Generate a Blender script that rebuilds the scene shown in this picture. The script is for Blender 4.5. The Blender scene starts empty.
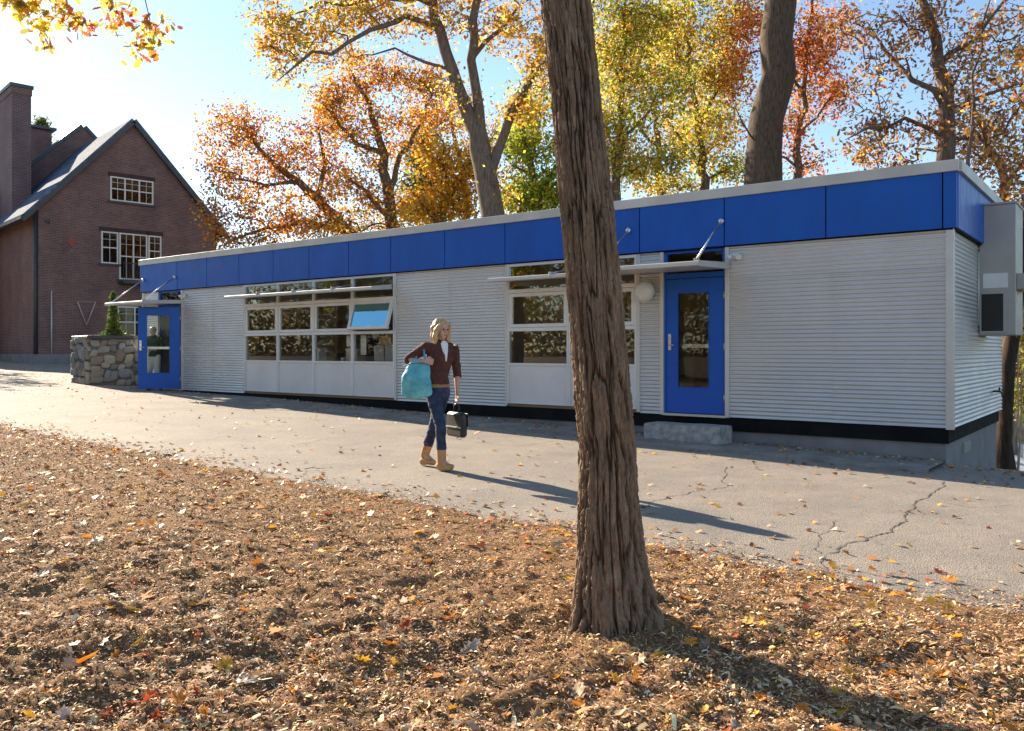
import bpy, bmesh, math, random
import numpy as np
from mathutils import Vector, Matrix

random.seed(11)
rng = np.random.default_rng(11)
S = bpy.context.scene
COL = S.collection
R = math.radians
PI = math.pi
F = 842.0; CX = 512.0; HY = 351.0; EYE = 1.5        # focal length and horizon of the photograph

# ------------------------------------------------------------------ noise
_P = rng.permutation(256)
_T = rng.random(256) * 2 - 1
def _h3(x, y, z): return _T[_P[(_P[(_P[x & 255] + y) & 255] + z) & 255]]
def n3(x, y, z):
    x = np.asarray(x, float); y = np.asarray(y, float); z = np.asarray(z, float)
    x, y, z = np.broadcast_arrays(x, y, z)
    xi = np.floor(x).astype(int); yi = np.floor(y).astype(int); zi = np.floor(z).astype(int)
    fx = x - xi; fy = y - yi; fz = z - zi
    fx = fx*fx*(3-2*fx); fy = fy*fy*(3-2*fy); fz = fz*fz*(3-2*fz)
    r = 0
    for dx in (0, 1):
        for dy in (0, 1):
            for dz in (0, 1):
                w = (fx if dx else 1-fx)*(fy if dy else 1-fy)*(fz if dz else 1-fz)
                r = r + w*_h3(xi+dx, yi+dy, zi+dz)
    return r
def fbm(x, y, z=0.0, o=4, g=.5):
    r = 0; a = 1; f = 1
    for i in range(o):
        r = r + a*n3(np.asarray(x)*f+i*17.3, np.asarray(y)*f+i*5.1, np.asarray(z)*f+i*9.7); a *= g; f *= 2.03
    return r
def sst(a, b, x):
    t = np.clip((np.asarray(x, float)-a)/(b-a), 0, 1); return t*t*(3-2*t)

# ------------------------------------------------------------------ place frames
CC = np.array([5.80, 11.12]); UD = np.array([-.796, .606]); WD = np.array([-.606, -.796])
def uw2xy(u, w):
    return CC[0]+u*UD[0]+w*WD[0], CC[1]+u*UD[1]+w*WD[1]
def xy2uw(x, y):
    a = np.asarray(x)-CC[0]; b = np.asarray(y)-CC[1]
    return a*UD[0]+b*UD[1], a*WD[0]+b*WD[1]
def gz(x, y):
    x = np.asarray(x, float); y = np.asarray(y, float)
    z = .085-.026*np.clip(x, -40, 14)+.006*np.clip(y, -30, 45)
    u, w = xy2uw(x, y)
    z = z - .62*sst(0, 3.6, -w)*sst(2.5, .2, u) - 1.0*sst(4, 14, -w)*sst(14, -2, u)
    return z
def gpt(px, py):
    D = 8.0
    for _ in range(60):
        X = (px-CX)/F*D; z = float(gz(X, D)); D = D*.5+.5*(EYE-z)*F/(py-HY)
    return (px-CX)/F*D, D
def P(px, py, D): return Vector(((px-CX)/F*D, D, EYE-(py-HY)/F*D))

# ------------------------------------------------------------------ mesh helpers
def tag(o, label=None, cat=None, group=None, kind=None):
    if label: o['label'] = label
    if cat: o['category'] = cat
    if group: o['group'] = group
    if kind: o['kind'] = kind
    return o
def empty(name, loc=(0, 0, 0), rz=0, label=None, cat=None, group=None, parent=None):
    o = bpy.data.objects.new(name, None); COL.objects.link(o); o.location = loc; o.rotation_euler = (0, 0, rz)
    o.empty_display_size = .1
    if parent: o.parent = parent
    return tag(o, label, cat, group)
def link(name, me, mat=None, parent=None, loc=None, rz=None):
    o = bpy.data.objects.new(name, me); COL.objects.link(o)
    if mat is not None and not me.materials: me.materials.append(mat)
    if parent: o.parent = parent
    if loc is not None: o.location = loc
    if rz is not None: o.rotation_euler = (0, 0, rz)
    return o
def nmesh(name, V, Fc, mat=None, parent=None, smooth=False, col=None, loc=None, rz=None):
    """V Nx3, Fc MxK equal sized polygons"""
    V = np.asarray(V, np.float32); Fc = np.asarray(Fc, np.int32)
    me = bpy.data.meshes.new(name)
    m, k = Fc.shape
    me.vertices.add(len(V)); me.vertices.foreach_set('co', V.ravel())
    me.loops.add(m*k); me.loops.foreach_set('vertex_index', Fc.ravel())
    me.polygons.add(m); me.polygons.foreach_set('loop_start', np.arange(0, m*k, k, dtype=np.int32))
    me.polygons.foreach_set('loop_total', np.full(m, k, np.int32))
    if smooth: me.polygons.foreach_set('use_smooth', np.ones(m, bool))
    if col is not None:
        a = me.color_attributes.new('col', 'FLOAT_COLOR', 'POINT')
        c = np.ones((len(V), 4), np.float32); c[:, :3] = col; a.data.foreach_set('color', c.ravel())
    me.update(calc_edges=True); me.validate()
    return link(name, me, mat, parent, loc, rz)
class MB:
    def __init__(s): s.v = []; s.f = []; s.sm = []
    def box(s, x0, x1, y0, y1, z0, z1, M=None):
        n = len(s.v)
        c = [(x, y, z) for x in (x0, x1) for y in (y0, y1) for z in (z0, z1)]
        if M is not None: c = [tuple(M @ Vector(p)) for p in c]
        s.v += c
        s.f += [tuple(n+i for i in q) for q in ((0, 1, 3, 2), (4, 6, 7, 5), (0, 4, 5, 1), (2, 3, 7, 6), (0, 2, 6, 4), (1, 5, 7, 3))]
        s.sm += [False]*6; return s
    def prism(s, pts, z0, z1, M=None):
        n = len(s.v); k = len(pts)
        c = [(p[0], p[1], z0) for p in pts]+[(p[0], p[1], z1) for p in pts]
        if M is not None: c = [tuple(M @ Vector(p)) for p in c]
        s.v += c
        s.f += [tuple(n+i for i in range(k))[::-1], tuple(n+k+i for i in range(k))]
        s.f += [(n+i, n+(i+1) % k, n+k+(i+1) % k, n+k+i) for i in range(k)]
        s.sm += [False]*(k+2); return s
    def tube(s, pts, r, seg=10, cap=True):
        pts = [Vector(p) for p in pts]; m = len(pts); rr = r if isinstance(r, (list, tuple)) else [r]*m
        n = len(s.v); ref = None
        for i, p in enumerate(pts):
            t = (pts[min(i+1, m-1)]-pts[max(i-1, 0)]).normalized()
            if ref is None: ref = Vector((0, 0, 1)) if abs(t.z) < .9 else Vector((1, 0, 0))
            a = t.cross(ref).normalized(); b = a.cross(t).normalized(); ref = b
            for j in range(seg):
                an = 2*PI*j/seg; s.v.append(tuple(p+a*(math.cos(an)*rr[i])+b*(math.sin(an)*rr[i])))
        for i in range(m-1):
            for j in range(seg):
                s.f.append((n+i*seg+j, n+i*seg+(j+1) % seg, n+(i+1)*seg+(j+1) % seg, n+(i+1)*seg+j)); s.sm.append(True)
        if cap:
            s.f.append(tuple(n+j for j in range(seg))[::-1]); s.f.append(tuple(n+(m-1)*seg+j for j in range(seg))); s.sm += [False, False]
        return s
    def ball(s, c, r, seg=16, ring=10, M=None):
        r = (r, r, r) if not isinstance(r, (list, tuple)) else r
        n = len(s.v)
        for i in range(ring+1):
            th = PI*i/ring
            for j in range(seg):
                ph = 2*PI*j/seg
                p = Vector((r[0]*math.sin(th)*math.cos(ph), r[1]*math.sin(th)*math.sin(ph), r[2]*math.cos(th)))
                if M is not None: p = M @ p
                s.v.append(tuple(p+Vector(c)))
        for i in range(ring):
            for j in range(seg):
                s.f.append((n+i*seg+j, n+(i+1)*seg+j, n+(i+1)*seg+(j+1) % seg, n+i*seg+(j+1) % seg)); s.sm.append(True)
        return s
    def build(s, name, mat, parent=None, bev=0, loc=None, rz=None, merge=False):
        me = bpy.data.meshes.new(name); me.from_pydata(s.v, [], s.f)
        me.polygons.foreach_set('use_smooth', s.sm); me.update()
        bm = bmesh.new(); bm.from_mesh(me)
        bmesh.ops.remove_doubles(bm, verts=bm.verts, dist=1e-6)
        if bev: bmesh.ops.bevel(bm, geom=[e for e in bm.edges if len(e.link_faces) == 2 and e.calc_face_angle(0) > .6], offset=bev, segments=1, affect='EDGES', clamp_overlap=True)
        bmesh.ops.recalc_face_normals(bm, faces=bm.faces)
        bm.to_mesh(me); bm.free(); me.update()
        return link(name, me, mat, parent, loc, rz)

# ------------------------------------------------------------------ materials
def newmat(name):
    m = bpy.data.materials.new(name); m.use_nodes = True; nt = m.node_tree
    return m, nt, nt.nodes['Principled BSDF'], nt.nodes['Material Output']
def N(nt, t, **k):
    n = nt.nodes.new(t)
    for a, b in k.items():
        if a in n.inputs.keys() if hasattr(n.inputs, 'keys') else False: n.inputs[a].default_value = b
        else: setattr(n, a, b)
    return n
def ramp(nt, stops, fac):
    r = nt.nodes.new('ShaderNodeValToRGB'); e = r.color_ramp.elements
    while len(e) < len(stops): e.new(.5)
    for i, (p, c) in enumerate(stops): e[i].position = p; e[i].color = (*c, 1)
    nt.links.new(fac, r.inputs[0]); return r.outputs[0]
def noise_tex(nt, vec, scale, detail=4, rough=.55, dist=0):
    n = nt.nodes.new('ShaderNodeTexNoise'); n.inputs['Scale'].default_value = scale; n.inputs['Detail'].default_value = detail
    n.inputs['Roughness'].default_value = rough; n.inputs['Distortion'].default_value = dist
    nt.links.new(vec, n.inputs['Vector']); return n.outputs['Fac']
def bump(nt, h, strength, dist, prev=None):
    b = nt.nodes.new('ShaderNodeBump'); b.inputs['Strength'].default_value = strength; b.inputs['Distance'].default_value = dist
    nt.links.new(h, b.inputs['Height'])
    if prev is not None: nt.links.new(prev, b.inputs['Normal'])
    return b.outputs[0]
def objvec(nt, scale=(1, 1, 1)):
    t = nt.nodes.new('ShaderNodeTexCoord'); m = nt.nodes.new('ShaderNodeMapping'); m.inputs['Scale'].default_value = scale
    nt.links.new(t.outputs['Object'], m.inputs[0]); return m.outputs[0]
def simple(name, c, rough=.5, metal=0, var=.12, scale=3, bmp=0, bscale=60, bdist=.003, c2=None, spec=.5, stretch=(1, 1, 1), coat=0):
    m, nt, b, o = newmat(name); v = objvec(nt, stretch)
    c2 = c2 or tuple(max(0, x*(1-var*2)) for x in c); c1 = tuple(min(1, x*(1+var)) for x in c) if var else c
    f = noise_tex(nt, v, scale, 6, .62)
    nt.links.new(ramp(nt, [(.32, c2), (.66, c1)], f), b.inputs['Base Color'])
    rf = N(nt, 'ShaderNodeMapRange'); rf.inputs['From Min'].default_value = .3; rf.inputs['From Max'].default_value = .7
    rf.inputs['To Min'].default_value = max(0, rough-.08); rf.inputs['To Max'].default_value = min(1, rough+.1)
    nt.links.new(noise_tex(nt, v, scale*4.1, 3), rf.inputs['Value']); nt.links.new(rf.outputs[0], b.inputs['Roughness'])
    b.inputs['Metallic'].default_value = metal; b.inputs['Specular IOR Level'].default_value = spec; b.inputs['Coat Weight'].default_value = coat
    if bmp: nt.links.new(bump(nt, noise_tex(nt, v, bscale, 4), bmp, bdist), b.inputs['Normal'])
    return m
M = {}
M['metal'] = simple('ribbed_metal', (.61, .61, .595), .38, .55, .04, .6)
M['trim'] = simple('trim_metal', (.56, .55, .52), .4, .3, .06, 1.5)
M['cap'] = simple('cap_metal', (.55, .54, .50), .5, .1, .07, 1.2, c2=(.44, .43, .39))
M['blue'] = simple('blue_panel', (.005, .088, .42), .4, 0, .07, 2.2, .10, 1.6, .02, spec=.3, stretch=(1, 1, .3))
M['bluedoor'] = simple('blue_door_paint', (.006, .09, .43), .35, 0, .05, 2, spec=.3)
M['white'] = simple('white_frame', (.68, .67, .65), .42, 0, .05, 2)
M['panelw'] = simple('white_panel', (.66, .64, .63), .45, 0, .05, 1.3, .04, 5, .005)
M['black'] = simple('black_skirt', (.008, .008, .009), .8, 0, .3, 2, spec=.15)
M['conc'] = simple('foundation_concrete', (.22, .21, .205), .85, 0, .12, 2.2, .4, 40, .004)
M['granite'] = simple('step_stone', (.34, .33, .32), .85, 0, .22, 9, .7, 35, .008)
M['steel'] = simple('steel', (.6, .6, .6), .3, .9, .05, 6)
M['grey'] = simple('grey_cabinet', (.40, .38, .345), .5, .1, .07, 1.6, .05, 5, .005)
M['dark'] = simple('dark_grille', (.02, .021, .022), .35, .2, .1, 8)
M['inner'] = simple('interior_wall', (.30, .20, .14), .8, 0, .1, 1)
M['innerd'] = simple('interior_dark', (.20, .16, .13), .8, 0, .1, 1)
M['paper'] = simple('paper', (.72, .72, .70), .8, 0, .03, 3)
M['card'] = simple('cardboard', (.38, .26, .15), .85, 0, .08, 4)
M['globe'] = simple('lamp_globe', (.62, .61, .58), .25, 0, .03, 3)
M['slate'] = simple('roof_slate', (.12, .155, .215), .95, 0, .25, 2.5, .5, 9, .02, stretch=(1, 1, 2), spec=.05)
M['leadcap'] = simple('dark_cap', (.06, .065, .075), .5, .2, .1, 2)
M['carred'] = simple('maroon_paint', (.12, .012, .018), .25, .2, .04, 3, coat=1)
M['rubber'] = simple('rubber', (.015, .015, .015), .8)
M['redl'] = simple('red_lens', (.3, .01, .01), .2)
def glassmat(name, ior=1.9, tint=(.75, .78, .76), gl=(1, 1, 1)):
    m, nt, b, o = newmat(name); nt.nodes.remove(b)
    t = N(nt, 'ShaderNodeBsdfTransparent'); t.inputs[0].default_value = (*tint, 1)
    g = N(nt, 'ShaderNodeBsdfGlossy'); g.inputs['Roughness'].default_value = .015; g.inputs[0].default_value = (*gl, 1)
    fr = N(nt, 'ShaderNodeFresnel'); fr.inputs[0].default_value = ior
    v = objvec(nt); bb = bump(nt, noise_tex(nt, v, 1.4, 2), .03, .02)
    nt.links.new(bb, g.inputs['Normal'])
    mx = N(nt, 'ShaderNodeMixShader'); nt.links.new(fr.outputs[0], mx.inputs[0]); nt.links.new(t.outputs[0], mx.inputs[1]); nt.links.new(g.outputs[0], mx.inputs[2])
    nt.links.new(mx.outputs[0], o.inputs[0]); return m
M['glass'] = glassmat('window_glass', 1.2, (.92, .92, .9))
M['glass2'] = glassmat('mirrored_window_glass', 1.6, (.85, .85, .8))
M['doorglass'] = glassmat('door_glass', 1.48, (.85, .86, .85))
M['skyglass'] = glassmat('sky_tinted_sash_glass', 6.5, (.6, .65, .65), (.42, .86, 1.0))  # sky's cyan put into the gloss colour of the open sash pane
def brickmat(name, c1, c2, mortar, scale=1):
    m, nt, b, o = newmat(name); t = N(nt, 'ShaderNodeTexCoord'); sp = N(nt, 'ShaderNodeSeparateXYZ'); nt.links.new(t.outputs['Object'], sp.inputs[0])
    ad = N(nt, 'ShaderNodeMath', operation='ADD'); nt.links.new(sp.outputs[0], ad.inputs[0]); nt.links.new(sp.outputs[1], ad.inputs[1])
    cb = N(nt, 'ShaderNodeCombineXYZ'); nt.links.new(ad.outputs[0], cb.inputs[0]); nt.links.new(sp.outputs[2], cb.inputs[1])
    br = N(nt, 'ShaderNodeTexBrick'); nt.links.new(cb.outputs[0], br.inputs[0])
    for k, v in (('Scale', scale), ('Mortar Size', .010), ('Brick Width', .23), ('Row Height', .078), ('Bias', -.1), ('Mortar Smooth', .3)): br.inputs[k].default_value = v
    br.inputs['Color1'].default_value = (*c1, 1); br.inputs['Color2'].default_value = (*c2, 1); br.inputs['Mortar'].default_value = (*mortar, 1)
    f = noise_tex(nt, t.outputs['Object'], .7, 6, .65)
    mx = N(nt, 'ShaderNodeMix', data_type='RGBA', blend_type='MULTIPLY'); mx.inputs[0].default_value = .8
    nt.links.new(br.outputs[0], mx.inputs[6]); nt.links.new(ramp(nt, [(.3, (.55, .55, .6)), (.7, (1.15, 1.1, 1.1))], f), mx.inputs[7])
    nt.links.new(mx.outputs[2], b.inputs['Base Color']); b.inputs['Roughness'].default_value = .85
    iv = N(nt, 'ShaderNodeMath', operation='SUBTRACT'); iv.inputs[0].default_value = 1; nt.links.new(br.outputs['Fac'], iv.inputs[1])
    nt.links.new(bump(nt, iv.outputs[0], .6, .008), b.inputs['Normal']); return m
M['brick'] = brickmat('brick', (.23, .105, .085), (.135, .066, .062), (.27, .235, .22))
M['brick2'] = brickmat('chimney_brick', (.17, .085, .08), (.11, .06, .065), (.24, .22, .22))
def attrmat(name, rough=.7, trans=.0, spec=.3, bmp=0, bscale=50, bdist=.002, mul=1.0, thru=1.15):
    m, nt, b, o = newmat(name)
    a = N(nt, 'ShaderNodeAttribute', attribute_name='col')
    out = a.outputs[0]
    nt.links.new(out, b.inputs['Base Color']); b.inputs['Roughness'].default_value = rough; b.inputs['Specular IOR Level'].default_value = spec
    if bmp:
        v = objvec(nt); nt.links.new(bump(nt, noise_tex(nt, v, bscale, 4), bmp, bdist), b.inputs['Normal'])
    if trans:
        tr = N(nt, 'ShaderNodeBsdfTranslucent')
        hs = N(nt, 'ShaderNodeHueSaturation'); hs.inputs['Saturation'].default_value = 1.0; hs.inputs['Value'].default_value = thru
        nt.links.new(out, hs.inputs['Color']); nt.links.new(hs.outputs[0], tr.inputs[0])
        mx = N(nt, 'ShaderNodeMixShader'); mx.inputs[0].default_value = trans
        nt.links.new(b.outputs[0], mx.inputs[1]); nt.links.new(tr.outputs[0], mx.inputs[2]); nt.links.new(mx.outputs[0], o.inputs[0])
    return m
M['leaf'] = attrmat('tree_leaves', .5, .55, .3)
M['litter'] = attrmat('fallen_leaf', .55, .25, .4)
M['chips'] = attrmat('wood_chips', .8, 0, .25)
M['stone'] = attrmat('field_stone', .85, 0, .3, .7, 14, .02)
def barkmat(name, c1, c2, sc=1, bm=.8, lichen=False):
    m, nt, b, o = newmat(name); v = objvec(nt, (9*sc, 9*sc, 1.6*sc))
    f = noise_tex(nt, v, 2.2, 8, .65, .4)
    colr = ramp(nt, [(.3, c2), (.62, c1)], f)
    if lichen:
        v2 = objvec(nt, (1, 1, .6)); lf = noise_tex(nt, v2, 7.5, 5, .6)
        r = ramp(nt, [(.64, (0, 0, 0)), (.74, (.65, .65, .65))], lf)
        mx = N(nt, 'ShaderNodeMix', data_type='RGBA'); nt.links.new(r, mx.inputs[0]); nt.links.new(colr, mx.inputs[6]); mx.inputs[7].default_value = (1.9, 2.2, 2.3, 1)
        colr = mx.outputs[2]
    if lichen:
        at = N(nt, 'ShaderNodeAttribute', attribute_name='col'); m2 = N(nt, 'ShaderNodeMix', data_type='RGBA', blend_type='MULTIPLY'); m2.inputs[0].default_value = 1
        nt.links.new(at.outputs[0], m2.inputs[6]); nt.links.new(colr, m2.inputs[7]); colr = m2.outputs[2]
    nt.links.new(colr, b.inputs['Base Color']); b.inputs['Roughness'].default_value = .92; b.inputs['Specular IOR Level'].default_value = .15
    nt.links.new(bump(nt, f, bm, .02/sc), b.inputs['Normal']); return m
M['bark'] = barkmat('bark', (.19, .145, .115), (.07, .052, .042))
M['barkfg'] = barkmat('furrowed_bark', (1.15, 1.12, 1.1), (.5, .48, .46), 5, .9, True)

# ------------------------------------------------------------------ camera, sky, sun
cam = bpy.data.cameras.new('camera'); co = bpy.data.objects.new('camera', cam); COL.objects.link(co)
co.location = (0, 0, EYE); co.rotation_euler = (R(90), 0, 0)
cam.sensor_width = 36; cam.lens = F/1024*36; cam.shift_y = -14.5/1024; cam.clip_end = 2000; cam.clip_start = .05
S.camera = co
SUNAZ = R(133.2); SUNEL = R(22.8)
w = bpy.data.worlds.new('World'); S.world = w; w.use_nodes = True; nt = w.node_tree
sky = nt.nodes.new('ShaderNodeTexSky'); sky.sky_type = 'NISHITA'; sky.sun_disc = False
sky.sun_elevation = SUNEL; sky.sun_rotation = PI/2-SUNAZ; sky.altitude = 50; sky.air_density = 1.0; sky.dust_density = .15; sky.ozone_density = 1.6
nt.links.new(sky.outputs[0], nt.nodes['Background'].inputs[0]); nt.nodes['Background'].inputs[1].default_value = .08
sd = bpy.data.lights.new('sun', 'SUN'); sd.energy = 5.0; sd.angle = R(.5); sd.color = (1, .86, .67)
so = bpy.data.objects.new('sun', sd); COL.objects.link(so)
sdir = Vector((math.cos(SUNAZ)*math.cos(SUNEL), math.sin(SUNAZ)*math.cos(SUNEL), math.sin(SUNEL)))
so.rotation_euler = sdir.to_track_quat('Z', 'Y').to_euler(); so.location = (-20, 20, 30)
S.view_settings.view_transform = 'Standard'; S.view_settings.look = 'None'; S.view_settings.gamma = 1
S.view_settings.exposure = 1.55
S.render.engine = 'CYCLES'
try: S.cycles.use_denoising = True; S.cycles.max_bounces = 5; S.cycles.diffuse_bounces = 3; S.cycles.transparent_max_bounces = 8
except Exception: pass

# ------------------------------------------------------------------ the ground
def soilmat():
    m, nt, b, o = newmat('leafy_soil'); v = objvec(nt)
    a = noise_tex(nt, v, .35, 6, .6); c = noise_tex(nt, v, 9, 6, .7)
    mx = N(nt, 'ShaderNodeMix', data_type='RGBA'); nt.links.new(a, mx.inputs[0])
    nt.links.new(ramp(nt, [(.35, (.06, .04, .022)), (.7, (.24, .13, .05))], c), mx.inputs[6])
    nt.links.new(ramp(nt, [(.35, (.07, .055, .03)), (.7, (.17, .15, .07))], c), mx.inputs[7])
    nt.links.new(mx.outputs[2], b.inputs['Base Color']); b.inputs['Roughness'].default_value = .95
    nt.links.new(bump(nt, c, .6, .04), b.inputs['Normal']); return m
def axis(lo, hi, c0, c1, fine, growth=1.25):
    a = list(np.arange(c0, c1+1e-6, fine)); st = fine; x = c0
    left = []
    while x > lo: st *= growth; x -= st; left.append(x)
    st = fine; x = a[-1]; right = []
    while x < hi: st *= growth; x += st; right.append(x)
    return np.array(left[::-1]+a+right)
def grid(name, us, ws, zf, mat, kind='structure', uv=True, smooth=True):
    U, W_ = np.meshgrid(us, ws, indexing='ij'); X, Y = uw2xy(U, W_)
    Z = zf(X, Y, U, W_); V = np.stack([X.ravel(), Y.ravel(), Z.ravel()], 1)
    n, m = U.shape; i = (np.arange(n-1)[:, None]*m+np.arange(m-1)[None, :]).ravel()
    Fc = np.stack([i, i+m, i+m+1, i+1], 1)
    # keep face normals pointing up
    o = nmesh(name, V, Fc, mat, smooth=smooth)
    if o.data.polygons[0].normal.z < 0: o.data.flip_normals()
    return tag(o, kind=kind)
g = grid('ground', axis(-500, 500, -14, 60, 1.0), axis(-500, 500, -40, 16, 1.0),
         lambda X, Y, U, W_: gz(X, Y)-.05-.12*sst(16, 30, W_)-.25*sst(7.0, 8.2, W_)*sst(16.2, 15, W_)*sst(-9, -7, U)*sst(20, 17, U)+.25*fbm(X*.05, Y*.05)*sst(60, 200, np.abs(X)+np.abs(Y)), soilmat())

def asphaltmat():
    m, nt, b, o = newmat('old_asphalt'); v = objvec(nt)
    sp = noise_tex(nt, v, 130, 3, .7); md = noise_tex(nt, v, 1.1, 6, .6); mo = N(nt, 'ShaderNodeTexVoronoi'); mo.inputs['Scale'].default_value = 85; nt.links.new(v, mo.inputs[0])
    mx = N(nt, 'ShaderNodeMix', data_type='RGBA', blend_type='MULTIPLY'); mx.inputs[0].default_value = 1
    nt.links.new(ramp(nt, [(.36, (.14, .12, .10)), (.5, (.27, .235, .195)), (.66, (.46, .405, .335))], sp), mx.inputs[6])
    nt.links.new(ramp(nt, [(.3, (.78, .78, .8)), (.7, (1.12, 1.08, 1.04))], md), mx.inputs[7])
    nt.links.new(mx.outputs[2], b.inputs['Base Color']); b.inputs['Roughness'].default_value = .85; b.inputs['Specular IOR Level'].default_value = .25
    b1 = bump(nt, noise_tex(nt, v, 3, 5, .6), .5, .03)
    b2 = bump(nt, mo.outputs['Distance'], .55, .006, b1)
    nt.links.new(b2, b.inputs['Normal']); return m
def path_edge(u): return 6.95+.10*fbm(u*.6, 3.1)+.07*fbm(u*2.3, 9.4)
pu = np.arange(-9, 46, .25); 
us = np.concatenate([np.arange(-30, -9, 1.5), pu, np.arange(46, 80, 2)])
wfr = np.concatenate([np.linspace(0, 1, 34)])
def pathgrid():
    U, T = np.meshgrid(us, wfr, indexing='ij')
    E = path_edge(U)+.3
    W_ = T*E - (1-T)*np.where(U > 20.4, 9.0, np.where(U < -.2, .02, .02))
    X, Y = uw2xy(U, W_); Z = gz(X, Y)+.006*fbm(X*.8, Y*.8)
    V = np.stack([X.ravel(), Y.ravel(), Z.ravel()], 1); n, m = U.shape
    i = (np.arange(n-1)[:, None]*m+np.arange(m-1)[None, :]).ravel()
    o = nmesh('asphalt_path', V, np.stack([i, i+m, i+m+1, i+1], 1), asphaltmat(), smooth=True)
    if o.data.polygons[0].normal.z < 0: o.data.flip_normals()
    tag(o, kind='structure')
pathgrid()
# paved strip along the classroom wall, its outer edge a small step
def slabmat():
    return simple('strip_asphalt', (.23, .21, .185), .9, 0, .18, 2.6, .6, 70, .006)
def strip():
    uu = np.arange(.05, 17.6, .25); V = []; 
    rows = [(0.0, .045), (1.13, .045), (1.15, .04), (1.155, -.03)]
    for u in uu:
        for (w_, dz) in rows:
            ww = w_*(1+.02*math.sin(u*2.1)+.012*math.sin(u*5.7)); x, y = uw2xy(u, ww); V.append((x, y, float(gz(x, y))+dz*float(sst(17.6, 14, u)*.8+.2)))
    k = len(rows); Fc = [(i*k+j, (i+1)*k+j, (i+1)*k+j+1, i*k+j+1) for i in range(len(uu)-1) for j in range(k-1)]
    o = nmesh('paved_strip', V, Fc, slabmat()); 
    if o.data.polygons[0].normal.z < 0: o.data.flip_normals()
    tag(o, kind='structure')
strip()
# cracks in the asphalt
def crack(pxs, wd, seed):
    rs = np.random.default_rng(seed); pts = [np.array(gpt(*p)) for p in pxs]; L = []
    for a, b in zip(pts[:-1], pts[1:]):
        n = max(3, int(np.linalg.norm(b-a)/.03)); d = (b-a)/np.linalg.norm(b-a); q = np.array([-d[1], d[0]])
        for i in range(n):
            t = i/n; L.append(a+(b-a)*t+q*(rs.normal()*.004+.02*math.sin(t*5+seed)+.010*math.sin(t*13)))
    V = []; n = len(L)
    for i, p in enumerate(L):
        d = L[min(i+1, n-1)]-L[max(i-1, 0)]; d = d/(np.linalg.norm(d)+1e-9); q = np.array([-d[1], d[0]])
        h = wd*.62*(.45+.55*abs(math.sin(i*.21+seed)))*(.5+rs.random())*min(1, i/6, (n-1-i)/6+.05)
        z = float(gz(p[0], p[1])+.006*fbm(p[0]*.8, p[1]*.8))
        for s_ in (-1, 1): x, y = p+q*h*s_; V.append((x, y, z+.004))
    return V, [(2*i, 2*i+1, 2*i+3, 2*i+2) for i in range(n-1)]
CR = [([(822, 556), (850, 543), (880, 535), (898, 526), (908, 512), (917, 501), (938, 490), (946, 480)], .012),
      ([(728, 466), (722, 480), (727, 488), (700, 491), (677, 496), (655, 501), (640, 510)], .009),
      ([(836, 600), (828, 575), (822, 556), (815, 545), (828, 530), (842, 518)], .006),
      ([(560, 440), (520, 446), (470, 441), (430, 436), (390, 434), (330, 438), (290, 446)], .006),
      ([(842, 570), (885, 576), (930, 572), (990, 580), (1023, 590)], .006),
      ([(700, 560), (745, 556), (790, 566), (842, 570)], .007),
      ([(935, 500), (970, 508), (1020, 505)], .006)]
crm = simple('crack_dark', (.10, .082, .066), .95)  # dark brown colour of the cracks themselves
for i, (p, wd) in enumerate(CR):
    V, Fc = crack(p, wd, i+3); o = nmesh('asphalt_crack', V, Fc, crm)
    if o.data.polygons[0].normal.z < 0: o.data.flip_normals()
    tag(o, kind='structure')

# mulch
TRX, TRY = (615-CX)/F*4.12, 4.12
def mulch_h(X, Y, U, W_):
    base = gz(X, Y)
    e = W_-path_edge(U)
    lump = .030*fbm(X*1.3, Y*1.3, 0, 3)+.030*fbm(X*4.2, Y*4.2, 2, 3)+.022*np.abs(fbm(X*11, Y*11, 5, 3))+.008*fbm(X*40, Y*40, 7, 2)
    d = np.hypot(X-TRX, Y-TRY)
    near = .15+.85*sst(7.5, 3.8, Y)
    return base-.02+.034*sst(-.3, .25, e+.12*fbm(X*3, Y*3, 8, 2))+sst(.0, 1.3, e)*(.03+lump*near)+.008*fbm(X*9, Y*9)+.05*sst(.9, .2, d)
def mulchmat():
    m, nt, b, o = newmat('mulch'); v = objvec(nt)
    a = noise_tex(nt, v, 2.2, 5, .6); c = noise_tex(nt, v, 55, 6, .75); d = noise_tex(nt, v, 17, 5, .7)
    mx = N(nt, 'ShaderNodeMix', data_type='RGBA', blend_type='MULTIPLY'); mx.inputs[0].default_value = 1
    nt.links.new(ramp(nt, [(.33, (.10, .056, .030)), (.52, (.35, .205, .105)), (.72, (.60, .39, .21))], c), mx.inputs[6])
    nt.links.new(ramp(nt, [(.3, (.7, .66, .62)), (.7, (1.25, 1.2, 1.1))], a), mx.inputs[7])
    nt.links.new(mx.outputs[2], b.inputs['Base Color']); b.inputs['Roughness'].default_value = .95; b.inputs['Specular IOR Level'].default_value = .1
    nt.links.new(bump(nt, c, .9, .02, bump(nt, d, .8, .04)), b.inputs['Normal']); return m
mu = np.concatenate([np.arange(-9, -5, .08), np.arange(-5, 6, .022), np.arange(6, 12, .045), np.arange(12, 20, .12)])
mw = np.concatenate([np.arange(6.55, 10.6, .03), np.arange(10.6, 13, .08), np.arange(13, 16, .25)])
mw = np.concatenate([np.arange(6.55, 8, .04), np.arange(8, 11.2, .022), np.arange(11.2, 16, .2)])
grid('mulch_bed', mu, mw, mulch_h, mulchmat())

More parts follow.
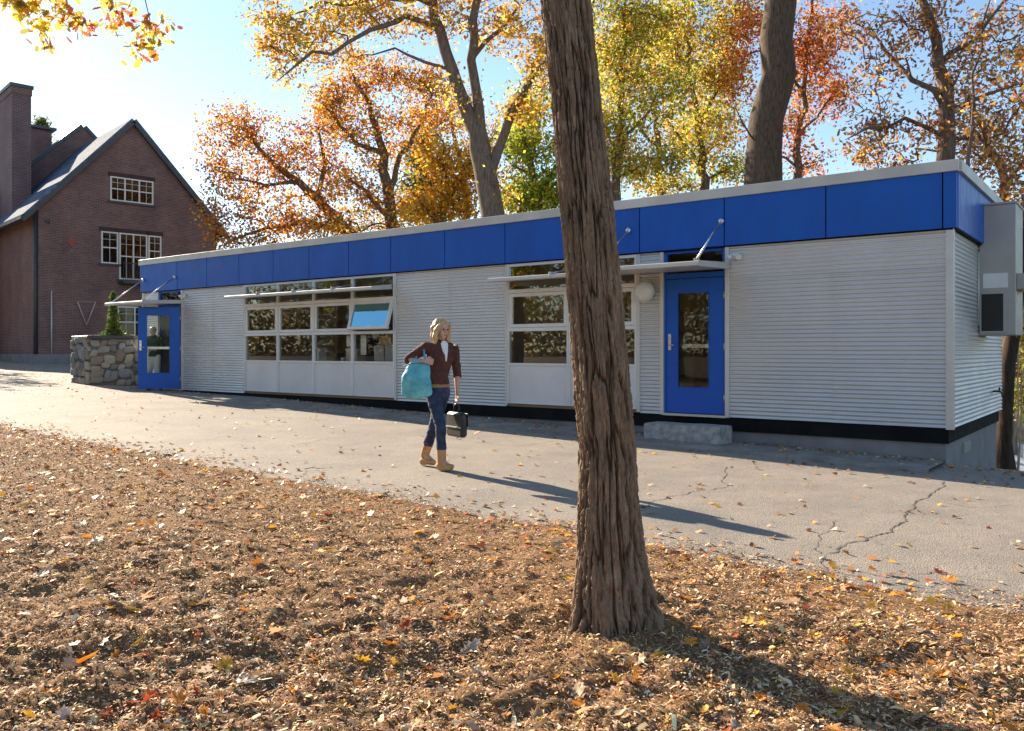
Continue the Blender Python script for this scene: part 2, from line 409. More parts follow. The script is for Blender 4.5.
def in_view(x, y, pad=.06): return (y > 2.0) & (np.abs(x) < y*(.608+pad)+.3)
def bases(n, tilt=None):
    """random orthonormal a (length), b (width), c (normal)"""
    if tilt is None:
        c = rng.normal(size=(n, 3))
    else:
        c = rng.normal(size=(n, 3))*tilt; c[:, 2] = 1
    c /= np.linalg.norm(c, axis=1)[:, None]
    r = rng.normal(size=(n, 3)); a = np.cross(r, c); a /= np.linalg.norm(a, axis=1)[:, None]; b = np.cross(c, a)
    return a, b, c
def scatter(name, pos, la, wa, tpl, faces, A, B, C, col, mat, parent=None, curl=0):
    n = len(pos); T = np.asarray(tpl, float); k = len(T)
    V = (pos[:, None, :]+A[:, None, :]*(T[None, :, 0, None]*la[:, None, None])+B[:, None, :]*(T[None, :, 1, None]*wa[:, None, None])
         + C[:, None, :]*(T[None, :, 2, None]*la[:, None, None]))
    fc = np.asarray(faces)[None]+(np.arange(n)*k)[:, None, None]
    return nmesh(name, V.reshape(-1, 3), fc.reshape(-1, fc.shape[-1]), mat, parent, col=np.repeat(col, k, axis=0))
def pal(n, cols, wts, jit=.25):
    cols = np.array(cols, float); i = rng.choice(len(cols), n, p=np.array(wts)/sum(wts))
    return np.clip(cols[i]*np.exp(rng.normal(size=(n, 1))*jit)*np.exp(rng.normal(size=(n, 3))*jit*.25), 0, .85)
def chips():
    out = []
    D = 2.4*np.exp(rng.random(430000)*math.log(13.5/2.4)); X = (rng.random(len(D))*2-1)*(.64*D+.3)
    keep = rng.random(len(D)) < np.clip((D/5.0)**.3*.8, 0, 1)
    X, D = X[keep], D[keep]
    U, W_ = xy2uw(X, D); e = W_-path_edge(U)
    dens = fbm(X*2.1, D*2.1, 1, 3)
    k = (rng.random(len(X)) < sst(-.45, .3, e+.2*dens)*(.75+.35*dens)) & (U > -9) & (U < 20)
    X, D, U, W_ = X[k], D[k], U[k], W_[k]
    Z = np.maximum(mulch_h(X, D, U, W_), gz(X, D)+.003)
    n = len(X); a, b, c = bases(n, .42)
    L = np.exp(rng.normal(size=n)*.5)*.0125; Wd = L*(.15+.25*rng.random(n))
    s_ = 1+.07*np.maximum(D-4, 0); L *= s_; Wd *= s_
    tpl = [(-.5, -.5, 0), (0, -.55, .1), (.5, -.35, 0), (.5, .4, 0), (0, .5, .1), (-.5, .45, 0)]
    pos = np.stack([X, D, Z+.004+.004*rng.random(n)], 1)
    col = pal(n, [(.72, .46, .235), (.52, .30, .145), (.20, .105, .055), (.80, .61, .40), (.52, .23, .07)], [3.6, 5, 3, 1.8, .8], .24)
    tag(scatter('wood_chips', pos, L, Wd, tpl, [(0, 1, 4, 5), (1, 2, 3, 4)], a, b, c, col, M['chips']), 'loose brown and tan wood chips covering the planting bed', 'mulch', kind='stuff')
chips()

# ------------------------------------------------------------------ fallen leaves
def oak_outline():
    P_ = []
    h = [(0, .0), (.04, .12), (.16, .20), (.10, .30), (.26, .42), (.14, .50), (.30, .66), (.15, .72), (.17, .88), (.05, .92)]
    pts = [(x, y) for x, y in h]; return pts+[(0, 1.0)]+[(-x, y) for x, y in h[::-1]][:-1]
OAK = oak_outline()
MAPLE = [(0, 0), (.10, .16), (.34, .04), (.30, .22), (.52, .38), (.33, .46), (.36, .70), (.16, .60), (0, 1), (-.16, .60), (-.36, .70), (-.33, .46), (-.52, .38), (-.30, .22), (-.34, .04), (-.10, .16)]
OVAL = [(0, 0), (.13, .15), (.21, .4), (.17, .7), (0, 1), (-.17, .7), (-.21, .4), (-.13, .15)]
def leafmesh(name, outline, col, seed, L=.11):
    rs = random.Random(seed); n = len(outline); k1, k2, tw = rs.uniform(.3, 1.1), rs.uniform(-.4, .8), rs.uniform(-.5, .5)
    V = []; 
    for f in (1, .5):
        for (x, y) in outline:
            xx = x*f*(1-.25*k1); yy = (y-.5)*(f if f == 1 else .62)
            V.append((xx*L, yy*L, L*(k1*x*x*f*f*1.6+k2*yy*yy+tw*x*yy+.04*rs.uniform(-1, 1))))
    V.append((0, 0, 0)); Fc = [(i, (i+1) % n, n+(i+1) % n, n+i) for i in range(n)]+[(n+i, n+(i+1) % n, 2*n) for i in range(n)]
    # stem
    m = len(V); V += [(-.006*L*4, -.5*L, 0), (.006*L*4, -.5*L, 0), (.004*L*4, -.85*L, .06*L), (-.004*L*4, -.85*L, .06*L)]; Fc.append((m, m+1, m+2, m+3))
    me = bpy.data.meshes.new(name); me.from_pydata(V, [], Fc); me.polygons.foreach_set('use_smooth', [True]*len(Fc))
    a = me.color_attributes.new('col', 'FLOAT_COLOR', 'POINT')
    for i in range(len(V)):
        j = rs.uniform(.8, 1.15)*(.75 if i >= n else 1); a.data[i].color = (col[0]*j, col[1]*j, col[2]*j, 1)
    me.materials.append(M['litter']); me.update(); return me
LC = {'yellow': (.75, .42, .04), 'orange': (.72, .26, .025), 'tan': (.52, .34, .19), 'brown': (.24, .115, .05), 'pale': (.62, .50, .38), 'rust red': (.45, .10, .03), 'light green': (.42, .52, .05)}
LM = {}
for cn, c in LC.items():
    LM[cn] = [leafmesh('fallen_leaf', o, c, i*7+len(cn)) for i, o in enumerate((OAK, MAPLE, OAK, OVAL))]
def surf_z(x, y):
    u, w_ = xy2uw(x, y)
    if w_ > float(path_edge(u))-.1: return max(float(mulch_h(np.array(x), np.array(y), u, w_)), float(gz(x, y))) if (-9 < u < 20 and w_ > 6.6) else float(gz(x, y))
    return float(gz(x, y))+(.045 if (0 < w_ < 1.15 and .05 < u < 14) else .004)
def put_leaf(x, y, cn, sz, label, group, rot=None, up=.35):
    o = bpy.data.objects.new('fallen_leaf', random.choice(LM[cn])); COL.objects.link(o)
    o.location = (x, y, surf_z(x, y)+.012*sz); o.rotation_euler = rot or (random.gauss(0, up), random.gauss(0, up), random.uniform(0, 6.28)); o.scale = (sz,)*3
    return tag(o, label, 'leaf', group)
SPEC = [(84, 675, 'orange', 1.25, 'large bright orange leaf lying alone in the lower left mulch'),
        (855, 640, 'light green', .85, 'only lime green leaf on the mulch right of the trunk'),
        (770, 660, 'yellow', .9, 'yellow leaf below the lime green leaf on the mulch'),
        (470, 652, 'pale', 1.2, 'pale curled leaf on mulch left of the foreground trunk'),
        (405, 637, 'rust red', 1.0, 'red orange leaf in the small cluster left of the trunk base'),
        (452, 628, 'orange', .9, 'orange leaf at the right of the cluster left of the trunk'),
        (385, 636, 'tan', 1.2, 'tan curled leaf at the left end of the leaf cluster'),
        (133, 712, 'rust red', .9, 'rust red leaf at the bottom left of the mulch'),
        (180, 722, 'orange', 1.1, 'orange leaf touching the bottom edge right of the rust one'),
        (366, 526, 'yellow', 1.0, 'golden leaf alone mid mulch left of the trunk'),
        (246, 691, 'pale', 1.2, 'pale crumpled leaf near the bottom, left of centre'),
        (619, 700, 'yellow', 1.0, 'yellow leaf in front of the foreground trunk'),
        (578, 700, 'tan', 1.2, 'tan leaf at the bottom just left of the yellow one'),
        (480, 722, 'pale', 1.1, 'pale leaf at the bottom edge near the centre'),
        (850, 689, 'yellow', 1.0, 'yellow leaf beside the tip of the trunk shadow'),
        (948, 582, 'orange', 1.0, 'orange leaf at the path edge near the right side'),
        (42, 588, 'pale', 1.2, 'pale flat leaf on the left of the mulch')]
for px, py, cn, sz, lb in SPEC:
    x, y = gpt(px, py); put_leaf(x, y, cn, sz, lb, None)
npl = 0
names = list(LC)[:6]; rest = []
cand = []
for i in range(5200):
    D = 2.9*math.exp(random.random()*math.log(24/2.9)); X = random.uniform(-.62, .62)*D
    u, w_ = xy2uw(X, D); e = w_-float(path_edge(u))
    if w_ < .05 or u > 22 or (w_ < 1.5 and u > 18): continue
    pr = .8 if e > .4 else (.55 if e > -.5 else .2)
    if .9 < w_ < 1.9: pr = .8
    if D < 5: pr *= .5
    if e > .4: pr *= .75
    if random.random() > pr: continue
    if math.hypot(X-TRX, D-TRY) < .32: continue
    cand.append((D/random.uniform(.6, 1.3), X, D, e))
cand.sort()
LBL = {}
for rank, (_, X, D, e) in enumerate(cand):
    cn = random.choices(names, [2.2, 2.4, 3.4, 2, .5, .8] if e > 0 else [2, 2.2, 3.2, 3.2, 1.4, .6])[0]
    sz = random.uniform(.35, .85)*(1 if e > 0 else .9)
    if rank < 270:
        where = 'mulch' if e > .1 else 'path'
        side = 'left half' if X < 0 else 'right half'
        lb = ('small %s fallen leaf on the brown mulch in the %s' if where == 'mulch' else 'small %s fallen leaf on the grey asphalt path in the %s') % (cn, side)
        put_leaf(X, D, cn, sz, lb, '%s fallen leaves on the %s, %s' % (cn, where, side), up=.35 if e > 0 else .22)
    else: rest.append((X, D, cn, sz*.95))
def scatter_rest(extra=2600):
    pts = list(rest)
    for i in range(extra):      # far and edge litter, too small to tell apart
        if random.random() < .45: u = random.uniform(-6, 19); w_ = random.gauss(7.0, .35)
        elif random.random() < .5: u = random.uniform(-3, 19); w_ = abs(random.gauss(0, .35))+.03
        else: u = random.uniform(18, 40); w_ = random.uniform(-3, 7)
        X, Y = uw2xy(u, w_)
        if Y < 3 or abs(X) > .66*Y: continue
        pts.append((X, Y, random.choice(names), random.uniform(.3, .7)))
    n = len(pts); pos = np.array([(p[0], p[1], surf_z(p[0], p[1])+.006) for p in pts]); a, b, c = bases(n, .35)
    T = [(y-.5, x, .5*x*x) for x, y in MAPLE]; k = len(T)
    L = np.array([p[3]*.11 for p in pts]); col = np.array([LC[p[2]] for p in pts])*np.exp(rng.normal(size=(n, 1))*.2)
    tag(scatter('leaf_litter', pos, L, L, T, [tuple(range(k))], a, b, c, col, M['litter']), 'sparse small autumn leaves strewn thinly over the path and its edges', 'leaf litter', kind='stuff')
scatter_rest()

for px, py, L_, an, lb in ((315, 470, .22, .3, 'thin dark twig lying mid mulch left of the woman'), (150, 520, .3, 1.9, 'thin dark twig lying in the left part of the mulch'), (490, 690, .25, 2.5, 'thin dark twig in the mulch left of the trunk base'),
        (760, 690, .28, .2, 'thin dark twig across the trunk shadow'), (230, 640, .26, 1.0, 'thin dark twig near the lower left leaves'), (700, 600, .2, 2.9, 'thin dark twig on the mulch right of the trunk base'), (960, 660, .25, .9, 'thin dark twig in the lower right mulch')):
    x, y = gpt(px, py); z = surf_z(x, y)+.012; d = Vector((math.cos(an), math.sin(an), 0)); q = Vector((-d.y, d.x, 0))
    tw = MB().tube([d*(-L_/2), d*(-L_*.15)+q*.015+Vector((0, 0, .01)), d*(L_*.2)-q*.01, d*(L_/2)+q*.01], [.004, .0035, .003, .0015], 6).tube([d*(-L_*.15)+q*.015+Vector((0, 0, .01)), d*(L_*.05)+q*.07+Vector((0, 0, .02))], [.0025, .001], 5)
    tag(tw.build('twig', M['bark'], None, 0, (x, y, z)), lb, 'twig')

# ------------------------------------------------------------------ the blue and silver classroom
B = empty('classroom_building', (CC[0], CC[1], 0), math.atan2(UD[1], UD[0]), 'long low modular building with silver ribbed walls and blue band', 'building')
ZB, ZT, ZC, ZR = .48, 3.12, 3.86, 4.01       # wall foot, band foot, cap foot, roof
LEN = 20.1; DEP = 4.62
def corr(name, o, h, nrm, L, z0, z1, screws=(), pitch=.062, amp=.010, parent=B):
    """ribbed sheet: o origin (u,w), h direction, nrm outward"""
    o = np.array(o, float); h = np.array(h, float); nrm = np.array(nrm, float)
    k = 8; nz = int(round((z1-z0)/pitch))*k; zs = np.linspace(z0, z1, nz+1); ph = np.linspace(0, nz/k*2*PI, nz+1)
    off = amp*(np.cos(ph)+1)*.98; nseg = 2
    xs = np.linspace(0, L, nseg+1); V = []
    for x in xs:
        p = o+h*x
        V.append(np.stack([p[0]+nrm[0]*off, p[1]+nrm[1]*off, zs], 1))
    m = nz+1; V = np.concatenate(V); i = (np.arange(nseg)[:, None]*m+np.arange(nz)[None, :]).ravel(); Fc = np.stack([i, i+m, i+m+1, i+1], 1)
    ob = nmesh(name, V, Fc, M['metal'], parent, smooth=True)
    n0 = ob.data.polygons[nz//2].normal
    if n0.x*nrm[0]+n0.y*nrm[1] < 0: ob.data.flip_normals()
    return ob
WALLS = [(.05, 3.07), (4.26, 4.62), (7.42, 10.27), (15.47, 18.13), (19.36, 20.08)]
bk = MB()
for (a, b_) in WALLS: bk.box(a-.02, b_+.02, -.10, -.006, ZB, ZT)
bk.box(0, LEN, -.10, -.006, ZT-.01, ZR-.02)                                   # behind the band
bk.box(4.6, 7.44, -.10, -.03, ZB, ZB+.07); bk.box(10.25, 15.5, -.10, -.03, ZB, ZB+.07)
bk.build('wall', M['inner'], B)
rw = MB(); rw.box(0, LEN, -DEP, -DEP+.1, ZB-.0, ZR-.02); rw.build('wall', M['cap'], B)
MB().box(0.0, .1, -DEP+.1, -.1, ZB, ZR-.02).build('wall', M['inner'], B)
MB().box(LEN-.1, LEN, -DEP+.1, -.1, ZB, ZR-.02).build('wall', M['cap'], B)
MB().box(.1, LEN-.1, -DEP+.1, -.1, ZB-.02, ZB+.03).build('floor', M['innerd'], B)
MB().box(.1, LEN-.1, -DEP+.1, -.1, ZT-.04, ZT+.02).build('ceiling', simple('ceiling_tiles', (.35, .34, .31), .9), B)
for i, (a, b_) in enumerate(WALLS):
    if b_-a > 2:
        mid = (a+b_)/2; corr('ribbed_panel', (a, 0), (1, 0), (0, 1), mid-a, ZB, ZT); corr('ribbed_panel', (mid-.03, .004), (1, 0), (0, 1), b_-mid+.03, ZB+.003, ZT, amp=.0098)
    else: corr('ribbed_panel', (a, 0), (1, 0), (0, 1), b_-a, ZB, ZT)
corr('ribbed_panel', (0, -DEP+.02), (0, 1), (-1, 0), DEP-.07, ZB, ZT)
lap = corr('ribbed_panel', (.06, .006), (1, 0), (0, 1), 3.0, ZT-.50, ZT-.004, amp=.0085)
sc = MB()
for u in (1.47, 1.49, .08, 3.04, 8.85, 7.47, 10.2, 16.8, 15.5, 18.1):
    if u == 1.49: continue
    for k in range(9): z = ZB+.14+k*.31; sc.ball((u, .023, z), (.006, .004, .006), 6, 4)
sc.build('screws', M['steel'], B)
# vertical trims
def vt(u0, u1, w0=-.01, w1=.034, z0=ZB-.02, z1=ZT): MB().box(u0, u1, w0, w1, z0, z1).build('trim', M['trim'], B, .003)
vt(-.036, .06, -.06, .036); vt(3.07, 3.135, -.02, .04, ZB-.01); vt(4.185, 4.25, -.02, .04, ZB-.01); vt(4.62, 4.68, -.02, .034, ZB+.01)
vt(7.38, 7.43, -.02, .034, ZB+.01); vt(10.26, 10.32, -.02, .034, ZB+.01); vt(15.44, 15.48, -.02, .034, ZB+.01); vt(18.12, 18.19, -.02, .04, ZB-.01); vt(19.3, 19.37, -.02, .04, ZB-.01)
vt(20.04, 20.12, -.06, .036)
for a, b_ in ((.07, 3.06), (4.26, 4.61), (7.44, 10.25), (15.49, 18.11)): MB().box(a, b_, 0, .03, ZT-.03, ZT-.001).build('trim', M['trim'], B)
# screws on the corner trim are in the trim's own mesh
ct = MB()
for k in range(26): ct.ball((.035, .038, ZB+.06+k*.1), (.005, .003, .005), 6, 4)
ct.build('screws', M['steel'], B)
# skirt and foundation
MB().box(.03, LEN-.02, -.08, .012, ZB-.21, ZB-.012).box(.03, .12, -DEP+.05, -.08, ZB-.21, ZB-.012).build('skirt', M['black'], B, .003)
MB().box(.07, LEN-.05, -.12, -.03, -.6, ZB-.2).build('foundation', M['conc'], B)
MB().box(.07, .2, -DEP+.05, -.12, -1.4, ZB-.2).box(LEN-.18, LEN-.05, -DEP+.05, -.12, -.4, ZB-.2).box(.2, LEN-.18, -DEP+.05, -DEP+.2, -1.4, ZB-.2).build('foundation', M['conc'], B)
fv = MB(); fv.box(.05, .068, -1.75, -1.25, .02, .17)
for k in range(6): fv.box(.035, .066, -1.74, -1.26, .03+k*.023, .04+k*.023)
fv.build('foundation_slats', M['grey'], B)  # grey plate with thin slats, low on the end foundation
fa = MB(); fa.tube([(-.0, -3.6, .83), (-.12, -3.6, .83), (-.15, -3.6, .76)], .016, 8); fa.box(-.11, -.09, -3.63, -3.57, .84, .9); fa.box(-.1, -.02, -3.66, -3.54, .82, .84)
fa.build('outdoor_tap', M['dark'], B)
# blue band
seams = [-.085, .09, 1.6, 3.13, 4.6, 6.03, 7.4, 8.89, 10.38, 11.66, 12.97, 14.26, 15.6, 16.96, 18.31, 20.15]
for a, b_ in zip(seams[:-1], seams[1:]):
    bp = MB().box(a+.009, b_-.009, .0, .072, ZT+.002, ZC)
    for z_ in (ZT+.05, ZC-.05):
        for q_ in (a+.05, (a+b_)/2, b_-.05): bp.ball((q_, .072, z_), (.009, .004, .009), 6, 4)
    bp.build('band_panel', M['blue'], B)
MB().box(-.03, 20.13, -.005, .045, ZT-.02, ZC).box(-.05, -.0, -DEP, -.005, ZT-.02, ZC).build('band_backing', M['black'], B)
for a, b_ in ((-.0, -1.5), (-1.5, -3.1), (-3.1, -DEP-.05)):
    MB().box(-.085, -.02, b_+.008, a-.008, ZT+.004, ZC).build('band_panel', M['blue'], B, .002)
MB().box(-.10, LEN+.1, .0, .10, ZC, ZR).box(-.13, -.02, -DEP-.12, -.0, ZC, ZR).build('roof_edge', M['cap'], B, .004)
MB().box(-.02, LEN+.08, -DEP-.1, .0, ZC+.02, ZR-.015).build('roof', M['cap'], B)

# windows
ZS = dict(t0=2.63, t1=3.05, s0=2.0, s1=2.5, l0=1.28, l1=1.86, p0=.55)
def window_bay(u0, u1, open_=False, gm='glass'):
    f = MB(); t = .035; d0, d1 = -.055, .03
    f.box(u0, u0+t, d0, d1, ZB+.055, ZT-.0); f.box(u1-t, u1, d0, d1, ZB+.055, ZT-.0)
    for z0, z1 in ((ZB+.055, ZS['p0']+.0), (1.235, ZS['l0']), (ZS['l1'], ZS['l1']+.065), (ZS['t0']-.07, ZS['t0']), (ZS['t1'], ZT-.001)):
        f.box(u0+t, u1-t, d0, d1-.002, z0, z1)
    w_ = f.build('window', M['white'], B, .003)
    MB().box(u0+t, u1-t, -.04, .008, ZS['p0'], 1.235).build('lower_panel', M['panelw'], w_)
    MB().box(u0+t, u1-t, -.018, -.012, ZS['t0'], ZS['t1']).build('pane', M[gm], w_)
    MB().box(u0+t, u1-t, -.018, -.012, ZS['l0'], ZS['l1']).build('pane', M[gm], w_)
    s_ = MB(); a, b_ = u0+t+.003, u1-t-.003; z0, z1 = ZS['l1']+.07, ZS['t0']-.075; q = .062
    H = z1-z0
    Mx = Matrix.Translation((0, .0, z1)) @ Matrix.Rotation(R(-23) if open_ else 0, 4, 'X') if open_ else Matrix.Translation((0, 0, z1))
    if open_: Mx = Matrix.Translation((0, .012, z1)) @ Matrix.Rotation(R(17), 4, 'X')
    s_.box(a, a+q, -.04, .022, -H, 0, Mx); s_.box(b_-q, b_, -.04, .022, -H, 0, Mx); s_.box(a+q, b_-q, -.04, .02, -H, -H+q, Mx); s_.box(a+q, b_-q, -.04, .02, -q, 0, Mx)
    s_.build('sash', M['white'], w_, .003)
    MB().box(a+q, b_-q, -.012, -.006, -H+q, -q, Mx).build('pane', M['skyglass'] if open_ else M[gm], w_)
    if open_:
        st = MB(); st.tube([(a+.05, -.03, z0+.03), (a+.05, .18, z0+.06)], .008, 6).tube([(b_-.05, -.03, z0+.03), (b_-.05, .18, z0+.06)], .008, 6); st.build('stay', M['steel'], w_)
        w_['label'] = 'window with its upper sash propped open'
    return w_
e1 = [10.32, 11.60, 12.88, 14.16, 15.44]
for i in range(4): window_bay(e1[i]+.002, e1[i+1]-.002, i == 0)
e2 = [4.68, 6.03, 7.38]
for i in range(2): window_bay(e2[i]+.002, e2[i+1]-.002, False, 'glass2')

# awnings and canopies
def awning(u0, u1, D_, z, rods=(), knobs=()):
    m = MB(); n = len(m.v)
    zz = z
    prof = [(.03, zz+.06), (D_-.03, zz), (D_, zz-.01), (D_, zz-.065), (D_-.03, zz-.075), (.03, zz-.03)]
    k = len(prof)
    for u in (u0, u1): m.v += [(u, a, b_) for a, b_ in prof]
    m.f += [tuple(range(k)), tuple(range(k, 2*k))[::-1]]+[(i, (i+1) % k, k+(i+1) % k, k+i) for i in range(k)]; m.sm += [False]*(k+2)
    a = m.build('canopy', M['trim'], B, .004)
    for u, w1, zt in rods:
        r_ = MB(); r_.tube([(u, .085, zt), (u+.0, w1, zz+.03)], .016, 8)
        r_.ball((u, .09, zt), (.05, .03, .05), 10, 6); r_.box(u-.03, u+.03, w1-.05, w1+.04, zz-.0, zz+.05)
        r_.build('tie_rod', M['steel'], a)
    for u in knobs:
        MB().box(u-.02, u+.02, D_-.12, D_+.012, zz-.07, zz+.035).build('bracket', M['trim'], a, .004)
        MB().tube([(u, .03, zz+.12), (u, D_-.08, zz+.02)], .014, 6).build('support_arm', M['steel'], a)
    return a
awning(10.38, 15.44, .60, 2.81, knobs=(11.6, 12.88, 14.16))
awning(4.93, 7.40, .60, 2.81, knobs=(6.03,))
awning(3.06, 4.92, 1.15, 2.80, rods=((3.17, .98, 3.5), (4.80, .98, 3.5)))
awning(18.15, 20.05, 1.12, 2.78, rods=((18.40, .95, 3.45), (19.98, .95, 3.45)))

# doors
def door_leaf(W_, loc, rz, hinge_left=True, glass=None):
    glass = glass or M['doorglass']
    """leaf in its own frame: x from hinge to lock edge, y outward"""
    z0, z1 = .0, 2.135; g0, g1 = .24*W_/1.0, .80*W_; gz0, gz1 = .40, 1.92
    m = MB(); t0, t1 = -.022, .022
    m.box(0, g0, t0, t1, z0, z1); m.box(g1, W_, t0, t1, z0, z1); m.box(g0, g1, t0, t1, z0, gz0); m.box(g0, g1, t0, t1, gz1, z1)
    lf = m.build('door', M['bluedoor'], B, .002, loc, rz)
    MB().box(g0, g1, -.004, .004, gz0, gz1).build('pane', glass or M['doorglass'], lf)
    b2 = MB(); b2.box(g0, g0+.015, .022, .03, gz0, gz1); b2.box(g1-.015, g1, .022, .03, gz0, gz1); b2.box(g0+.015, g1-.015, .022, .03, gz0, gz0+.015); b2.box(g0+.015, g1-.015, .022, .03, gz1-.015, gz1)
    b2.build('glazing_bead', M['bluedoor'], lf)
    pb = MB(); pb.box(.12, W_-.1, -.10, -.055, 1.03, 1.10); pb.box(.12, .18, -.055, -.022, 1.04, 1.09); pb.box(W_-.16, W_-.1, -.055, -.022, 1.04, 1.09); pb.build('push_bar', M['steel'], lf, .004)
    h = MB(); h.box(W_-.085, W_-.035, .022, .032, 1.0, 1.26); h.tube([(W_-.06, .03, 1.08), (W_-.06, .075, 1.08), (W_-.16, .08, 1.08)], .011, 8); h.ball((W_-.06, .036, 1.2), (.017, .012, .017), 10, 6)
    h.build('handle', M['steel'], lf)
    for z in (.25, 1.05, 1.85): MB().tube([(-.008, .026, z-.055), (-.008, .026, z+.055)], .011, 8).build('hinge', M['steel'], lf)
    return lf
def doorway(u0, u1):
    f = MB()
    f.box(u0, u0+.03, -.08, .0, ZB, 2.66); f.box(u1-.03, u1, -.08, .0, ZB, 2.66); f.box(u0, u1, -.08, .0, 2.66, 2.74)
    f.box(u0, u0+.05, -.08, .0, 2.74, ZT); f.box(u1-.05, u1, -.08, .0, 2.74, ZT); f.box(u0+.05, u1-.05, -.08, .0, ZT-.06, ZT)
    fr = f.build('door_frame', M['bluedoor'], B, .002)
    MB().box(u0+.05, u1-.05, -.03, -.024, 2.74, ZT-.06).build('pane', M['glass'], fr)
    MB().box(u0-.01, u1+.01, -.1, .05, ZB-.015, ZB+.02).build('threshold', M['trim'], fr)
doorway(3.137, 4.183)
l1 = door_leaf(.98, (3.17, -.03, ZB+.035), 0)
l1['label'] = 'closed blue glazed door right of the trunk'
doorway(18.192, 19.298)
l2 = door_leaf(1.02, (18.235, .03, ZB+.035), R(53), glass=glassmat('clear_door_glass', 1.25, (.92, .94, .92)))
l2['label'] = 'open blue glazed door at the far left end'
# lamps on the wall
lm = MB(); lm.tube([(4.47, .0, 2.47), (4.47, .07, 2.47)], .13, 20); lampb = lm.build('wall_lamp', M['trim'], B)
MB().ball((4.47, .15, 2.47), (.175, .12, .175), 24, 16).build('globe', M['globe'], lampb)
for u, s_ in ((2.96, 1), (18.02, 1)):
    k = MB(); k.box(u-.05, u+.05, .02, .05, 2.9, 3.0); k.tube([(u, .05, 2.95), (u, .1, 2.95)], .018, 8)
    kk = k.build('security_light', M['white'], B, .003)
    MB().tube([(u-.03, .09, 2.95), (u-.09, .13, 2.92)], [.03, .045], 12).tube([(u+.03, .09, 2.95), (u+.09, .13, 2.92)], [.03, .045], 12).build('lamp_head', M['white'], kk)
# cabinet on the end wall
c = MB(); c.box(-.50, -.02, -2.95, -2.12, 1.74, 3.70)
cab = c.build('air_conditioner', M['grey'], B, .008)
g_ = MB(); g_.box(-.34, -.05, -2.12, -2.112, 1.80, 2.36)
for k in range(22): g_.box(-.335, -.055, -2.112, -2.104, 1.81+k*.025, 1.82+k*.025)
g_.build('grille', M['dark'], cab)
MB().box(-.37, -.34, -2.12, -2.10, 1.78, 2.38).box(-.05, -.03, -2.12, -2.10, 1.78, 2.38).box(-.34, -.05, -2.12, -2.10, 2.36, 2.39).box(-.34, -.05, -2.12, -2.10, 1.77, 1.80).build('grille_frame', M['grey'], cab)
MB().box(-.40, -.07, -2.12, -2.113, 2.45, 2.67).build('label_plate', M['paper'], cab)
MB().box(-.72, -.50, -2.9, -2.2, 2.42, 2.66).build('vent_hood', M['grey'], cab, .01)
MB().box(-.515, -.01, -2.97, -2.10, 3.70, 3.73).build('top_cover', M['grey'], cab, .004)
MB().tube([(-.03, -2.0, 1.9), (-.03, -2.0, 3.0)], .012, 6).build('conduit', M['trim'], B)

# the step
rs_ = random.Random(4)
st = bmesh.new(); bmesh.ops.create_cube(st, size=1)
bmesh.ops.subdivide_edges(st, edges=st.edges, cuts=7, use_grid_fill=True)
for v in st.verts:
    v.co.x *= 1.28; v.co.y *= .42; v.co.z *= .32
    n_ = float(fbm(v.co.x*5, v.co.y*5, v.co.z*5)); v.co += v.co.normalized()*n_*.012
bmesh.ops.bevel(st, geom=[e for e in st.edges if e.calc_face_angle(0) > 1], offset=.012, segments=2, affect='EDGES')
me = bpy.data.meshes.new('stone_step'); st.to_mesh(me); st.free()
sx, sy = uw2xy(3.55, .50); stp = link('stone_step', me, M['granite'], None, (sx, sy, float(gz(sx, sy))+.13), math.atan2(UD[1], UD[0]))
tag(stp, 'rough grey granite block used as a step below the closed blue door', 'step')

# things seen through the windows
def inside(name, label, cat, u0, u1, w0, w1, z0, z1, mat, group=None):
    x, y = uw2xy((u0+u1)/2, (w0+w1)/2); a, b_, h = abs(u1-u0)/2, abs(w1-w0)/2, z1-z0
    o = empty(name, (x, y, z0), math.atan2(UD[1], UD[0]), label, cat, group)
    return o, a, b_, h
def ibox(name, label, cat, u0, u1, w0, w1, z0, z1, mat, lid=None):
    o, a, b_, h = inside(name, label, cat, u0, u1, w0, w1, z0, z1, mat)
    m = MB(); m.box(-a, a, -b_, b_, 0, h*.84); m.build('box_body', mat, o, .004)
    MB().box(-a-.008, a+.008, -b_-.008, b_+.008, h*.84, h).build('lid', lid or mat, o, .004)
ub = lambda px: (5.8-11.12*((px-512)/842))/(.796+.606*((px-512)/842))
# shelf the things stand on
for (a, b_) in ((10.4, 15.35), (4.8, 7.3)):
    x, y = uw2xy((a+b_)/2, -.32); L = (b_-a)/2
    t = empty('window_counter', (x, y, ZB+.03), math.atan2(UD[1], UD[0]), 'long dark counter under the %s windows' % ('four bay' if a > 9 else 'two bay'), 'counter')
    MB().box(-L, L, -.2, .2, .70, .74).build('counter_top', M['innerd'], t)
    for s_ in (-L+.1, 0, L-.1): MB().box(s_-.03, s_+.03, -.18, .18, 0, .70).build('leg', M['innerd'], t)
ZK = ZB+.03+.745
ibox('storage_box', 'white box standing on the counter in the second lower window from the left', 'box', 12.95, 13.13, -.42, -.2, ZK, 1.58, M['paper'])
ibox('storage_box', 'cream box behind the third lower window, under a pinned sheet', 'box', 11.68, 12.05, -.45, -.2, ZK, 1.56, simple('cream', (.5, .46, .36), .8))
ibox('storage_box', 'grey crate on the left behind the lower right window', 'box', 10.86, 11.15, -.5, -.2, ZK, 1.62, simple('grey_crate', (.33, .34, .35), .7))
ibox('storage_box', 'grey crate on the right behind the lower right window', 'box', 10.5, 10.82, -.5, -.2, ZK, 1.62, simple('grey_crate', (.30, .32, .33), .7))
ibox('cardboard_box', 'brown cardboard box stacked on the grey crates behind the right window', 'box', 10.66, 11.02, -.48, -.22, 1.63, 1.83, M['card'])
